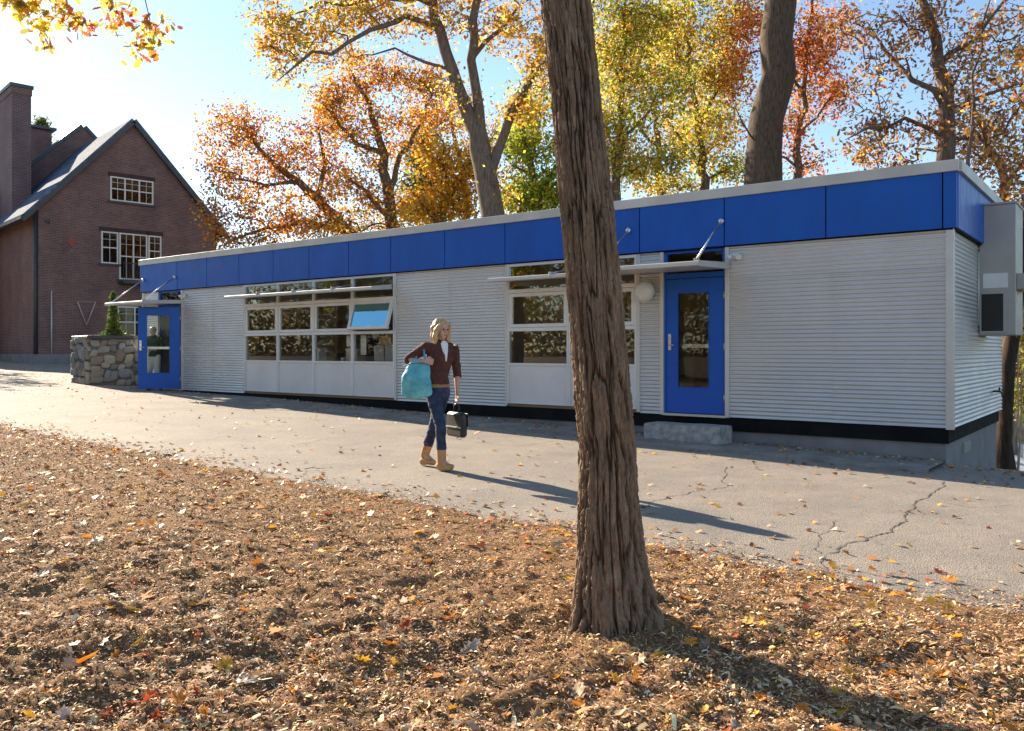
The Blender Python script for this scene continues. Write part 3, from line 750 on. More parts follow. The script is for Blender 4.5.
for (u0, u1, z0, z1, lb) in ((11.72, 11.95, 1.60, 1.84, 'white sheet of paper hung above the cream box'), (11.33, 11.5, 1.42, 1.84, 'tall white sheet hung at the left of the lower right window')):
    m = MB(); x, y = uw2xy((u0+u1)/2, -.14); hw = (u1-u0)/2; m.box(-hw, hw, -.001, .001, 0, z1-z0)
    tag(m.build('paper_sheet', M['paper'], None, 0, (x, y, z0), math.atan2(UD[1], UD[0])), lb, 'paper')
x, y = uw2xy(12.2, -.25)
mg = MB(); mg.tube([(0, 0, 0), (0, 0, .1)], .045, 14); mg.tube([(.045, 0, .08), (.08, 0, .06), (.075, 0, .03), (.045, 0, .02)], .008, 6)
tag(mg.build('mug', M['paper'], None, 0, (x, y, ZK)), 'small white mug beside the cream box in the third lower window', 'mug')
# dark blue screen inside
x, y = uw2xy(12.55, -1.3); sc_ = empty('room_divider', (x, y, ZB+.03), math.atan2(UD[1], UD[0]), 'dark blue fabric divider standing behind the third window', 'divider')
MB().box(-.6, .6, -.02, .02, .12, 1.5).build('panel', simple('navy', (.015, .025, .06), .9), sc_)
MB().box(-.55, -.5, -.2, .2, 0, .12).build('leg', M['dark'], sc_); MB().box(.5, .55, -.2, .2, 0, .12).build('leg', M['dark'], sc_)
for uu_, lb in ((14.6, 'brown bookcase seen through the leftmost window of the four'), (5.6, 'brown bookcase seen through the two bay window')):
    x, y = uw2xy(uu_, -2.8); bc = empty('bookcase', (x, y, ZB+.03), math.atan2(UD[1], UD[0]), lb, 'bookcase')
    f = MB(); f.box(-.7, -.66, -.15, .15, 0, 1.8); f.box(.66, .7, -.15, .15, 0, 1.8); f.box(-.66, .66, -.15, -.13, 0, 1.8); f.build('case', M['card'], bc)
    for k in range(5): MB().box(-.66, .66, -.13, .14, .1+k*.42, .13+k*.42).build('shelf', M['card'], bc)

# ------------------------------------------------------------------ brick house
K = np.array([-22.5, 40.0]); G = np.array([.726, .688]); G = G/np.linalg.norm(G)
H = empty('brick_house', (K[0], K[1], 0), math.atan2(G[1], G[0]), 'dark red brick house with steep slate gable and tall chimney', 'building')
# local: x along gable wall to the right, y back; near corner at the origin
Wg = 8.66; EZ = 8.45; PZ = 13.2; hx = Wg/2; BK = 8.0
def gable(x0, x1, ze, zp, y0, y1, hole=None):
    m = MB(); xm = (x0+x1)/2; pts = [(x0, 0), (x1, 0), (x1, ze), (xm, zp), (x0, ze)]
    n = len(m.v)
    for y in (y0, y1): m.v += [(x, y, z) for x, z in pts]
    k = 5; m.f += [tuple(range(n, n+k)), tuple(range(n+k, n+2*k))[::-1]]+[(n+i, n+(i+1) % k, n+k+(i+1) % k, n+k+i) for i in range(k)]; m.sm += [False]*(k+2); return m
gable(0, Wg, EZ, PZ, 0, BK).build('wall', M['brick'], H)
def slope(x0, z0, x1, z1, y0, y1, t=.14):
    m = MB(); L = math.hypot(x1-x0, z1-z0); nx, nz = -(z1-z0)/L*t, (x1-x0)/L*t
    if nz < 0: nx, nz = -nx, -nz
    for y in (y0, y1): m.v += [(x0, y, z0), (x1, y, z1), (x1+nx, y, z1+nz), (x0+nx, y, z0+nz)]
    m.f += [(0, 1, 2, 3), (7, 6, 5, 4), (0, 4, 5, 1), (1, 5, 6, 2), (2, 6, 7, 3), (3, 7, 4, 0)]; m.sm += [False]*6; return m
sl = (PZ-EZ)/hx
slope(-.6, EZ-.6*sl+.03, hx, PZ+.03, -.22, BK-.005).build('roof', M['slate'], H)
slope(hx+.0, PZ+.03, Wg+.6, EZ-.6*sl+.03, -.22, BK-.005).build('roof', M['slate'], H)
slope(-.62, EZ-.62*sl-.17, hx, PZ-.17, -.24, -.10, .19).build('bargeboard', M['leadcap'], H)
slope(hx, PZ-.17, Wg+.62, EZ-.62*sl-.17, -.24, -.10, .19).build('bargeboard', M['leadcap'], H)
# taller main block behind
x0_, x1_ = -2.6, 11.3; hm = (x0_+x1_)/2; 
gable(x0_, x1_, 7.6, 14.45, BK, BK+14).build('wall', M['brick'], H)
ms = (14.45-7.6)/(hm-x0_)
slope(x0_-.4, 7.6-.4*ms, hm, 14.45, BK+.45, BK+14).build('roof', M['slate'], H); slope(hm, 14.45, x1_+.4, 7.6-.4*ms, BK+.45, BK+14).build('roof', M['slate'], H)
slope(x0_-.3, 7.6-.3*ms+.02, hm, 14.47, BK-.04, BK+.42, .2).build('parapet', M['leadcap'], H); slope(hm, 14.47, x1_+.3, 7.6-.3*ms+.02, BK-.04, BK+.42, .2).build('parapet', M['leadcap'], H)
MB().box(hm-2.6, hm-.6, BK+4, BK+8.5, 11, 14.9).build('dormer', M['brick'], H); MB().box(hm-2.9, hm-.4, BK+3.7, BK+8.8, 14.9, 15.05).build('dormer_roof', M['leadcap'], H)
# chimney
ch = MB(); ch.box(.02, .92, 5.0, 8.9, 5, 15.2); ch.box(-.02, .96, 4.96, 8.94, 14.9, 15.25); cho = ch.build('chimney', M['brick2'], H)
MB().box(-.08, 1.02, 4.9, 9.0, 15.25, 15.42).build('chimney_cap', M['leadcap'], cho)
# gutter and downpipes
MB().box(-.78, -.60, -.2, BK-.1, EZ-.6*sl-.10, EZ-.6*sl+.06).build('gutter', M['leadcap'], H)
MB().tube([(-.1, .12, EZ-.5), (-.1, .12, .9)], .09, 8).build('downpipe', M['leadcap'], H)
MB().tube([(.55, -.06, 4.4), (.55, -.06, .9)], .035, 8).build('conduit', M['trim'], H)
MB().box(-.2, Wg+.1, -.12, .0, .3, 1.35).box(-.2, -.06, 0, BK, .3, 1.35).build('plinth', simple('plinth_stone', (.2, .2, .21), .9, 0, .15, 2), H)
def hp(px, py):      # picture point on the gable wall -> local x, z
    k = (px-CX)/F; s = (k*K[1]-K[0])/(G[0]-k*G[1]); D = K[1]+s*G[1]; return s, EYE-(py-HY)/F*D
houseglass = glassmat('house_glass', 1.35, (.6, .6, .6))
warm = simple('blind', (.42, .34, .22), .8)
def hwindow(x0, x1, z0, z1, cols, sill=True, door=False):
    m = MB(); t = .07
    m.box(x0, x1, -.06, .05, z0, z0+t); m.box(x0, x1, -.06, .05, z1-t, z1)
    xs = np.linspace(x0, x1, cols+1)
    for i, x in enumerate(xs):
        a = x-t/2 if 0 < i < cols else (x if i == 0 else x-t); m.box(a, a+t, -.062, .05, z0+t, z1-t)
    f = m.build('window', M['white'], H)
    mm = MB()
    for i in range(cols):
        a, b_ = xs[i]+t*.6, xs[i+1]-t*.6; zm = (z0+z1)/2
        mm.box(a, b_, -.055, .0, zm-.03, zm+.03)
        mm.box((a+b_)/2-.009, (a+b_)/2+.009, -.045, .0, z0+t, z1-t)
        zz = z0+(z1-z0)*.76; mm.box(a, b_, -.045, 0, zz-.009, zz+.009)
    mm.build('muntins', M['white'], f)
    MB().box(x0+.03, x1-.03, -.025, -.015, z0+.03, z1-.03).build('pane', houseglass, f)
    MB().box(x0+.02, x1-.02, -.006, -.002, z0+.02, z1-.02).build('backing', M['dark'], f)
    bl = MB()
    for i in range(cols):
        a, b_ = xs[i]+t, xs[i+1]-t; bl.box(a, b_, -.012, -.008, z1-(z1-z0)*(.42 if cols == 3 else .14), z1-t)
    bl.build('blind', warm, f)
    MB().box(x0-.12, x1+.12, -.10, .02, z0-.1, z0-.002).build('sill', M['leadcap'], f)
    MB().box(x0-.1, x1+.1, -.035, .0, z1+.002, z1+.22).build('lintel', simple('lintel_brick', (.07, .035, .03), .9), f)
    return f
a = hp(110, 176); b_ = hp(153, 202); hwindow(a[0], b_[0], a[1]-1.22, a[1], 3)
a = hp(101, 231); b_ = hp(118, 262); 
hwindow(a[0], b_[0], a[1]-1.6, a[1], 1)
c_ = hp(119, 231); d_ = hp(147, 231); hwindow(c_[0], d_[0], a[1]-2.35, a[1], 2)
e_ = hp(148, 231); f_ = hp(161, 231); hwindow(e_[0], f_[0], a[1]-1.6, a[1], 1)
a = hp(117, 306); hwindow(a[0], a[0]+1.7, a[1]-1.6, a[1], 2)
q = hp(118, 281)
bal = MB(); bal.box(q[0], q[0]+1.9, -.75, -.0, q[1]-.15, q[1]+.0)
for k in range(20): bal.box(q[0]+.02+k*.098, q[0]+.035+k*.098, -.74, -.72, q[1], q[1]+.85)
bal.box(q[0], q[0]+1.9, -.75, -.71, q[1]+.85, q[1]+.9); bal.build('balcony', M['leadcap'], H)
# brick ornaments
q = hp(71.5, 242)
dm = simple('ornament_red', (.35, .09, .05), .8); dl = simple('ornament_pale', (.21, .14, .13), .8)
MB().prism([(-.22, 0), (0, -.22), (.22, 0), (0, .22)], 0, .03, Matrix.Translation((q[0], -.004, q[1])) @ Matrix.Rotation(R(90), 4, 'X')).build('diamond_ornament', dm, H)
for sx_, sz_ in ((-.5, 0), (.5, 0), (0, .42), (0, -.42)): MB().box(q[0]+sx_-.07, q[0]+sx_+.07, -.02, -.001, q[1]+sz_-.07, q[1]+sz_+.07).build('brick_ornament', dl, H)
for k in range(8):
    x_, z_ = hp(52+k*8.5, 277); MB().box(x_-.05, x_+.05, -.02, -.001, z_-.06, z_+.06).build('brick_ornament', dl, H)
va, vb, vc = hp(77, 302), hp(86, 325), hp(95, 302)
vv = MB(); vv.tube([(va[0], -.08, va[1]), (vb[0], -.08, vb[1]), (vc[0], -.08, vc[1])], .04, 6); vv.tube([(va[0], -.08, va[1]), (vc[0], -.08, vc[1])], .018, 6)
vv.build('wall_trellis', simple('trellis', (.45, .4, .38), .8), H)
q = hp(46, 221); MB().tube([(q[0], 0, q[1]), (q[0], -.3, q[1]+.02)], .03, 8).ball((q[0], -.36, q[1]-.06), .1, 12, 8).build('wall_lamp', M['leadcap'], H)

# ------------------------------------------------------------------ stone planter with small conifer
NP = gpt(91, 385); pl = empty('stone_planter', (NP[0], NP[1], float(gz(*NP))), 0, 'rough fieldstone planter wall with a dark cap by the open blue door', 'planter')
def stones(x0, x1, z1, M4, seed):
    rs = random.Random(seed); V = []; Fc = []; C_ = []
    z = .02
    cols = [(.28, .26, .23), (.22, .21, .20), (.31, .27, .22), (.17, .165, .165), (.28, .22, .17), (.26, .26, .27)]
    while z < z1-.06:
        h = min(rs.uniform(.15, .32), z1-z); x = x0
        while x < x1-.05:
            w_ = min(rs.uniform(.14, .42), x1-x); 
            n = len(V); cx, cz = x+w_/2, z+h/2+rs.uniform(-.07, .07); col = rs.choice(cols); j = rs.uniform(.75, 1.2)
            sg, rg = 10, 6; skew = rs.uniform(-.3, .3)
            for i in range(rg+1):
                th = PI*i/rg
                for k in range(sg):
                    ph = 2*PI*k/sg; a_ = math.sin(th)*math.cos(ph); b2 = math.cos(th); c2 = math.sin(th)*math.sin(ph)
                    f = lambda t: math.copysign(abs(t)**.5, t)
                    px_, pz_ = f(a_)*w_*.53, f(b2)*h*.53; rnd = rs.uniform(.88, 1.06)
                    V.append(tuple(M4 @ Vector((cx+px_*rnd+pz_*skew, -.01+max(-.05, min(.045, c2*.10))+rs.uniform(-.008, .008), cz+pz_*rnd+.25*skew*px_)))); C_.append([t*j for t in col])
            for i in range(rg):
                for k in range(sg): Fc.append((n+i*sg+k, n+(i+1)*sg+k, n+(i+1)*sg+(k+1) % sg, n+i*sg+(k+1) % sg))
            x += w_
        z += h
    return V, Fc, C_
aR = R(3); aL = R(136); HZ = 1.36
Mr = Matrix.Rotation(aR, 4, 'Z'); Ml = Matrix.Rotation(aL, 4, 'Z')
Ml2 = Ml @ Matrix.Scale(-1, 4, Vector((0, 1, 0)))
for (M4, L, z1, sd_) in ((Mr, 1.22, HZ, 1), (Mr @ Matrix.Translation((1.22, .0, 0)), 1.7, .95, 2), (Ml2, 1.45, HZ, 3)):
    V, Fc, C_ = stones(0, L, z1, M4, sd_); nmesh('stone_facing', V, Fc, M['stone'], pl, smooth=True, col=np.array(C_))
mort = simple('mortar', (.17, .16, .145), .95)
MB().prism([(0.03, .0), (1.22*math.cos(aR), 1.22*math.sin(aR)+.0), (1.22, 1.4), (-1.02, .98)], -.3, HZ-.05).build('wall_core', mort, pl)
MB().prism([(1.22, .07), (2.9, .16), (2.9, 1.2), (1.22, 1.2)], -.3, .9).build('wall_core', mort, pl)
MB().prism([(-.05, -.12), (1.25, -.06), (1.25, 1.5), (-1.12, 1.08)], HZ-.05, HZ+.04).build('cap_stone', M['leadcap'], pl, .01)
def conifer():
    base = Vector((NP[0]+.42, NP[1]+.45, float(gz(*NP))+HZ+.04)); t = empty('cone_shrub', base, 0, 'slim green conifer clipped to a cone on the stone planter', 'shrub')
    n = 5000; z = rng.random(n)**1.3*1.25; r = (.20*(1-z/1.3)**.8+.02)*np.sqrt(rng.random(n)); th = rng.random(n)*6.28
    low = rng.random(n) < .25; z = np.where(low, z*.16, z); r = np.where(low, r*2.1, r)
    pos = np.stack([r*np.cos(th), r*np.sin(th), z], 1); a, b, c = bases(n); s_ = .03+.03*rng.random(n)
    scatter('foliage', pos, s_*1.4, s_, [(0, -.3, 0), (.5, -.2, .05), (1, 0, 0), (.5, .3, 0)], [(0, 1, 2, 3)], a, b, c, pal(n, [(.06, .10, .02), (.12, .15, .03), (.04, .07, .02)], [2, 2, 1], .2), M['leaf'], t)
    MB().tube([(0, 0, -.02), (0, 0, 1.0)], [.03, .01], 7).build('trunk', M['bark'], t)
conifer()

# ------------------------------------------------------------------ parked car behind the planter
def car():
    x, y = -11.5, 29.8; o = empty('parked_car', (x, y, float(gz(x, y))), R(8), 'dark red car half hidden between the stone planter and brick house', 'car')
    prof = [(-2.2, .35), (-2.25, .75), (-2.05, .98), (-1.45, 1.05), (-.85, 1.42), (.6, 1.45), (1.25, 1.02), (2.05, .88), (2.22, .6), (2.2, .35)]
    def body(pr, yy, top):
        m = MB(); k = len(pr); ys = (-yy, -yy*.86, yy*.86, yy)
        rows = [[(a, -yy, b_) for a, b_ in pr]]
        Mx = Matrix.Rotation(R(90), 4, 'X')
        m.prism(pr, -yy, yy, Mx); return m
    body([(-2.2, .32), (-2.25, .75), (-2.1, .93), (-1.5, .98), (1.3, .98), (2.05, .86), (2.22, .6), (2.2, .32)], .86, 1).build('body', M['carred'], o, .05)
    body([(-1.5, .97), (-.9, 1.40), (.5, 1.43), (1.25, .97)], .72, 1).build('cabin_glass', houseglass, o, .03)
    body([(-.92, 1.40), (-.85, 1.46), (.45, 1.49), (.52, 1.42)], .72, 1).build('roof', M['carred'], o, .02)
    pw = MB()
    for s_ in (-1, 1):
        for x_ in (-.95, -.1, .5): pw.tube([(x_*1.0, s_*.73, 1.42), (x_*1.05-.0, s_*.76, .97)], .03, 6)
    pw.build('pillars', M['carred'], o)
    for x_ in (-1.35, 1.35):
        for s_ in (-1, 1):
            wh = MB().tube([(x_, s_*.68, .33), (x_, s_*.88, .33)], .33, 20).build('wheel', M['rubber'], o)
            MB().tube([(x_, s_*.86, .33), (x_, s_*.895, .33)], .2, 14).build('rim', M['steel'], wh)
    for s_ in (-1, 1):
        MB().box(-2.27, -2.2, s_*.55-.16, s_*.55+.16, .68, .84).build('tail_light', M['redl'], o, .01)
        MB().box(2.1, 2.23, s_*.6-.16, s_*.6+.16, .6, .76).build('headlight', M['globe'], o, .01)
car()

# ------------------------------------------------------------------ trees
def limb_pts(pts, D):
    out = []
    for p in pts:
        d = D+(p[3] if len(p) > 3 else 0); q = P(p[0], p[1], d); out.append((np.array(q), p[2]))
    return out
KITE = [(0, 0, 0), (.5, -.36, .06), (1, 0, 0), (.5, .36, .06)]
OAKL = [(y, x*.9, .25*x*x) for x, y in OAK]
MAPL = [(y, x, .3*x*x) for x, y in MAPLE]
def tube_mesh(chains):
    V = []; Fc = []; n0 = 0
    for pts, rad in chains:
        pts = np.array(pts); m = len(pts); sg = 3 if rad[0] < .02 else (5 if rad[0] < .07 else (8 if rad[0] < .2 else 14))
        t = np.gradient(pts, axis=0); t /= (np.linalg.norm(t, axis=1)[:, None]+1e-9)
        ref = np.array([.31, .95, .05]) if abs(t[0][2]) > .6 else np.array([0, 0, 1.])
        a = np.cross(t, ref); a /= (np.linalg.norm(a, axis=1)[:, None]+1e-9); b = np.cross(t, a)
        an = np.arange(sg)*2*PI/sg; r = np.array(rad)[:, None, None]
        ring = pts[:, None, :]+r*(a[:, None, :]*np.cos(an)[None, :, None]+b[:, None, :]*np.sin(an)[None, :, None])
        V.append(ring.reshape(-1, 3)); i = np.arange(m-1)[:, None]*sg; j = np.arange(sg)[None, :]; j2 = (j+1) % sg
        Fc.append(np.stack([(i+j).ravel(), (i+j2).ravel(), (i+sg+j2).ravel(), (i+sg+j).ravel()], 1)+n0); n0 += m*sg
    return np.concatenate(V), np.concatenate(Fc)
def tree(name, label, D, limbs, blobs, palette, wts, lsize=.12, lper=40, crad=.45, r0=.007, group=None, bark=None, dz=.25, tpl=None, jit=.22, cat='tree', step=.45, seedn=0, world=False, flat=.7):
    """limbs: polylines of (px,py,radius[,dDepth]); the first is the trunk. blobs: (px,py,rx,ry,clumps[,dDepth])"""
    r_ = np.random.default_rng(len(label)*13+int(D*7)+seedn)
    if not world and lper > 15: blobs = [(*b_[:4], int(b_[4]*1.6), *b_[5:]) for b_ in blobs]; lper = int(lper*.68); crad *= .85; r0 *= 1.1
    pos = []; par = []; fix = []
    for li, L in enumerate(limbs):
        pts = limb_pts(L, D) if not world else [(np.array(p[:3], float), p[3]) for p in L]
        if li == 0: parent = -1
        else:
            A = np.array(pos); parent = int(np.argmin(np.linalg.norm(A-pts[0][0], axis=1)))
            pts = [(A[parent], pts[0][1])]+pts[1:]
        last = parent
        for k in range(len(pts)-1):
            (p0, ra), (p1, rb) = pts[k], pts[k+1]; n = max(1, int(np.linalg.norm(p1-p0)/step))
            for q in range(0 if (k == 0 and li == 0) else 1, n+1):
                t = q/n; j = r_.normal(size=3)*(.07 if rb < .15 else .03) if (rb < .3 and q not in (0, n)) else 0
                pos.append(p0+(p1-p0)*t+j); par.append(last); fix.append(ra+(rb-ra)*t); last = len(pos)-1
    nfix = len(pos)
    cl = []
    for bl in blobs:
        if world: cx, rx_, n = np.array(bl[:3], float), np.array([bl[3], bl[3], bl[4]]), bl[5]
        else:
            dd = bl[5] if len(bl) > 5 else 0; cx = np.array(P(bl[0], bl[1], D+dd)); rx_ = np.array([bl[2], (bl[2]+bl[3])/2, bl[3]])*(D+dd)/F; n = bl[4]
        d = r_.normal(size=(n, 3)); d /= np.linalg.norm(d, axis=1)[:, None]; d *= (r_.random((n, 1))**.45)
        cl.append(cx+d*rx_)
    cl = np.concatenate(cl) if cl else np.zeros((0, 3))
    zmin = float(gz(pos[0][0], pos[0][1]))+1.2
    cl = cl[cl[:, 2] > zmin]
    if len(cl):
        fx = np.array(pos); dist = np.array([np.min(np.linalg.norm(fx-c_, axis=1)) for c_ in cl]); cl = cl[np.argsort(dist)]
    cap = len(pos)+len(cl)*14; A = np.zeros((cap, 3)); A[:len(pos)] = pos; na = len(pos)
    pen = np.zeros(cap)
    tips = []; tdir = []
    for c_ in cl:
        dv = A[:na]-c_; dd = np.sqrt((dv**2).sum(1)); dd2 = dd+np.maximum(dv[:, 2], -.0)*.8
        k = int(np.argmin(dd2)); L = dd[k]; n = int(min(9, max(2, round(L/step)))); p0 = A[k].copy(); last = k
        perp = r_.normal(size=3)*.12*L
        for q in range(1, n+1):
            t = q/n; p = p0+(c_-p0)*t+perp*math.sin(PI*t)+np.array([0, 0, .10*L*math.sin(PI*t)])+(r_.normal(size=3)*.03*L/n if q < n else 0)
            if na >= cap: break
            A[na] = p; par.append(last); fix.append(0); last = na; na += 1
        tips.append(last); tdir.append((c_-p0)/(L+1e-6))
    A = A[:na]; par = np.array(par); fix = np.array(fix)
    acc = np.zeros(na); hasc = np.zeros(na, bool); ex = 2.4
    for i in range(na-1, -1, -1):
        if acc[i] == 0: acc[i] = r0**ex
        if par[i] >= 0: acc[par[i]] += acc[i]*1.0
    rad = np.maximum(acc**(1/ex), fix)
    rad = np.where(fix > 0, np.maximum(fix, np.minimum(rad, fix*1.2)), rad)
    for i in range(na):
        if par[i] >= 0: rad[i] = min(rad[i], rad[par[i]])
    kids = [[] for _ in range(na)]
    for i in range(na):
        if par[i] >= 0: kids[par[i]].append(i)
    chains = []; stack = [(0, None)]
    while stack:
        s_, prev = stack.pop(); pts = []; rr = []
        if prev is not None: pts.append(A[prev]); rr.append(min(rad[s_]*1.1, rad[prev]))
        i = s_
        while True:
            pts.append(A[i]); rr.append(rad[i])
            if not kids[i]: break
            ks = sorted(kids[i], key=lambda q: -rad[q]); 
            for q in ks[1:]: stack.append((q, i))
            i = ks[0]
        rr[-1] *= .5
        if len(pts) > 1: chains.append((pts, rr))
    # root flare
    if not world or True:
        b0 = A[0]; g0 = float(gz(b0[0], b0[1]))
        base = np.array([b0[0], b0[1], g0])
    pts0, rr0 = chains[0]
    if len(pts0) > 3:
        pts0 = [pts0[0]-np.array([0, 0, .3]), pts0[0]+np.array([0, 0, .05])]+pts0[1:]; rr0 = [rr0[0]*1.6, rr0[0]*1.3]+rr0[1:]; chains[0] = (pts0, rr0)
    V, Fc = tube_mesh(chains)
    root = empty(name, tuple(base), 0, label, cat, group)
    nmesh('trunk', V-base, Fc, bark or M['bark'], root, smooth=True)
    if len(tips):
        T = A[tips]; td = np.array(tdir); n = len(T)*lper
        idx = np.repeat(np.arange(len(T)), lper)
        off = r_.normal(size=(n, 3))*crad*.55; off[:, 2] *= flat
        back = -(r_.random((n, 1))**1.0)*crad*1.6*td[idx]
        p = T[idx]+off+back*(r_.random((n, 1)) < .5)
        col_c = np.exp(r_.normal(size=(len(T), 1))*.18)[idx]
        pi = r_.choice(len(palette), len(T), p=np.array(wts)/sum(wts)); pj = r_.choice(len(palette), n, p=np.array(wts)/sum(wts))
        use = np.where(r_.random(n) < .6, pi[idx], pj); col = np.array(palette, float)[use]*col_c*np.exp(r_.normal(size=(n, 1))*jit)
        col = np.clip(col, 0, .85)
        c3 = r_.normal(size=(n, 3)); c3 /= np.linalg.norm(c3, axis=1)[:, None]; rr = r_.normal(size=(n, 3)); a = np.cross(rr, c3); a /= np.linalg.norm(a, axis=1)[:, None]; a[:, 2] -= .4; a /= np.linalg.norm(a, axis=1)[:, None]; b = np.cross(c3, a); b /= np.linalg.norm(b, axis=1)[:, None]; c3 = np.cross(a, b)
        s_ = lsize*np.exp(r_.normal(size=n)*.25); tp = tpl or KITE; wdt = s_*(1.0 if tpl else .9)
        scatter('crown', p-base, s_, wdt, tp, [tuple(range(len(tp)))], a, b, c3, col, M['leaf'], root)
    return root
def gr(px, D):       # picture row where the ground lies at that depth
    X = (px-CX)/F*D; return HY+(EYE-float(gz(X, D)))*F/D
ORA = [(.62, .22, .03), (.66, .33, .05), (.42, .15, .04), (.55, .38, .06), (.30, .11, .05)]
YEL = [(.56, .42, .05), (.34, .37, .06), (.58, .30, .05), (.18, .26, .04), (.62, .50, .10)]
GRN = [(.25, .35, .04), (.46, .46, .05), (.16, .26, .03), (.66, .50, .05)]
RED = [(.56, .13, .04), (.62, .24, .05), (.40, .09, .05), (.60, .33, .07), (.30, .08, .05)]
BRN = [(.34, .17, .06), (.50, .24, .05), (.22, .10, .05), (.58, .36, .08), (.40, .10, .04)]
OLI = [(.55, .42, .07), (.46, .36, .07), (.58, .30, .05), (.35, .32, .08)]

tree('oak_tree', 'tall oak whose forked trunk rises behind the roof left of the foreground trunk', 25,
     [[(492, gr(492, 25), .50), (493, 215, .36), (484, 166, .33)],
      [(484, 166, .25), (470, 120, .22), (452, 70, .19), (440, 30, .16), (425, -25, .13, 1), (412, -90, .08, 1)],
      [(483, 160, .20), (479, 110, .16), (471, 60, .14), (477, 0, .11, -1), (488, -80, .07, -1)],
      [(488, 178, .18), (505, 132, .15), (521, 98, .13), (541, 55, .10, 1), (560, 20, .07, 1), (588, -30, .04, 1)],
      [(446, 40, .10), (405, 16, .08), (370, 30, .065, -1), (332, 54, .05, -1), (300, 62, .04, -2), (276, 82, .02, -2)],
      [(430, -10, .08), (385, -2, .06), (340, 5, .04), (290, 15, .02)],
      [(452, 70, .07), (425, 62, .05), (395, 48, .035), (372, 55, .02)],
      [(472, 60, .08), (500, 30, .06), (520, 5, .04), (545, -10, .02)]],
     [(310, 40, 55, 32, 60), (268, 25, 26, 26, 22), (283, 70, 22, 18, 8), (360, 10, 60, 30, 60), (430, 5, 50, 35, 45), (500, 15, 50, 40, 50), (545, 60, 28, 45, 40), (525, 110, 25, 28, 14), (400, -70, 130, 45, 90), (540, -60, 70, 50, 60), (460, 100, 26, 36, 8), (505, 190, 14, 18, 6)],
     OLI+[(.60, .26, .04)], [3, 2, 3, 1, 2], lsize=.115, lper=32, crad=.45, r0=.009)
tree('oak_tree', 'copper leaved oak with a leaning trunk nearest the brick house gable', 38,
     [[(372, gr(372, 38), .38), (358, 245, .30), (332, 214, .24), (300, 183, .17), (268, 158, .10), (243, 128, .05)],
      [(345, 230, .16), (300, 222, .10), (255, 232, .06), (225, 245, .03)], [(318, 200, .12), (325, 165, .09), (318, 128, .05)], [(300, 183, .1), (265, 185, .06), (228, 178, .03)]],
     [(243, 128, 36, 30, 46), (222, 172, 22, 24, 22), (262, 175, 36, 34, 36), (235, 215, 34, 26, 28), (305, 150, 36, 34, 40), (290, 215, 46, 26, 44), (330, 120, 25, 22, 16), (250, 245, 45, 14, 22), (205, 140, 10, 10, 4), (335, 190, 25, 30, 22)],
     ORA, [3, 3, 2, 2, 2], lsize=.135, lper=46, crad=.62, r0=.012)
tree('oak_tree', 'upright orange oak between the leaning oak and the tall forked oak', 36,
     [[(394, gr(394, 36), .36), (393, 232, .28), (386, 180, .22), (377, 130, .14), (362, 92, .08), (352, 70, .04)],
      [(388, 195, .15), (400, 155, .11), (420, 125, .07), (432, 95, .04)], [(384, 160, .12), (350, 135, .08), (322, 105, .04)], [(390, 215, .12), (365, 190, .08), (340, 175, .04)]],
     [(335, 90, 36, 22, 36), (375, 70, 40, 22, 40), (425, 78, 34, 26, 34), (350, 125, 36, 28, 30), (405, 125, 40, 36, 44), (360, 180, 36, 34, 34), (400, 205, 34, 26, 26), (445, 115, 22, 26, 16), (330, 225, 40, 18, 24)],
     ORA+[(.66, .40, .06)], [3, 3, 2, 2, 1, 3], lsize=.13, lper=46, crad=.6, r0=.012)
tree('maple_tree', 'low bright orange maple between the two oaks and the forked trunk', 31,
     [[(446, gr(446, 31), .28), (436, 235, .2), (452, 190, .14), (474, 160, .08), (490, 140, .04)], [(440, 220, .12), (415, 195, .08), (402, 180, .04)], [(452, 190, .09), (440, 160, .06), (438, 135, .03)]],
     [(450, 172, 34, 26, 50), (425, 205, 30, 22, 40), (465, 205, 22, 26, 36), (480, 160, 18, 24, 20), (438, 150, 20, 18, 20), (515, 195, 12, 20, 10)],
     [(.72, .36, .03), (.75, .46, .05), (.55, .22, .03), (.6, .48, .06)], [3, 3, 2, 1], lsize=.13, lper=34, crad=.58, r0=.010)
tree('pine_tree', 'dark green pine showing through the orange crowns', 46,
     [[(424, gr(424, 46), .3), (424, 240, .24), (424, 132, .05)]], [(424, 140, 9, 12, 14), (424, 160, 18, 14, 26), (424, 185, 26, 16, 34), (424, 210, 30, 14, 34)],
     [(.05, .10, .04), (.09, .15, .06), (.12, .18, .08)], [2, 2, 1], lsize=.2, lper=40, crad=.55)
tree('maple_tree', 'yellow green maple just left of the foreground trunk', 27,
     [[(540, gr(540, 27), .22), (538, 210, .17), (530, 160, .11), (522, 120, .06), (518, 90, .03)], [(538, 200, .1), (560, 160, .07), (572, 120, .04)], [(535, 180, .07), (512, 165, .04)]],
     [(527, 140, 24, 28, 46), (545, 190, 34, 22, 56), (520, 195, 18, 20, 24), (570, 140, 24, 36, 40), (580, 195, 26, 18, 28), (530, 105, 18, 18, 18)],
     GRN, [3, 3, 1, 2], lsize=.11, lper=48, crad=.54, r0=.009)
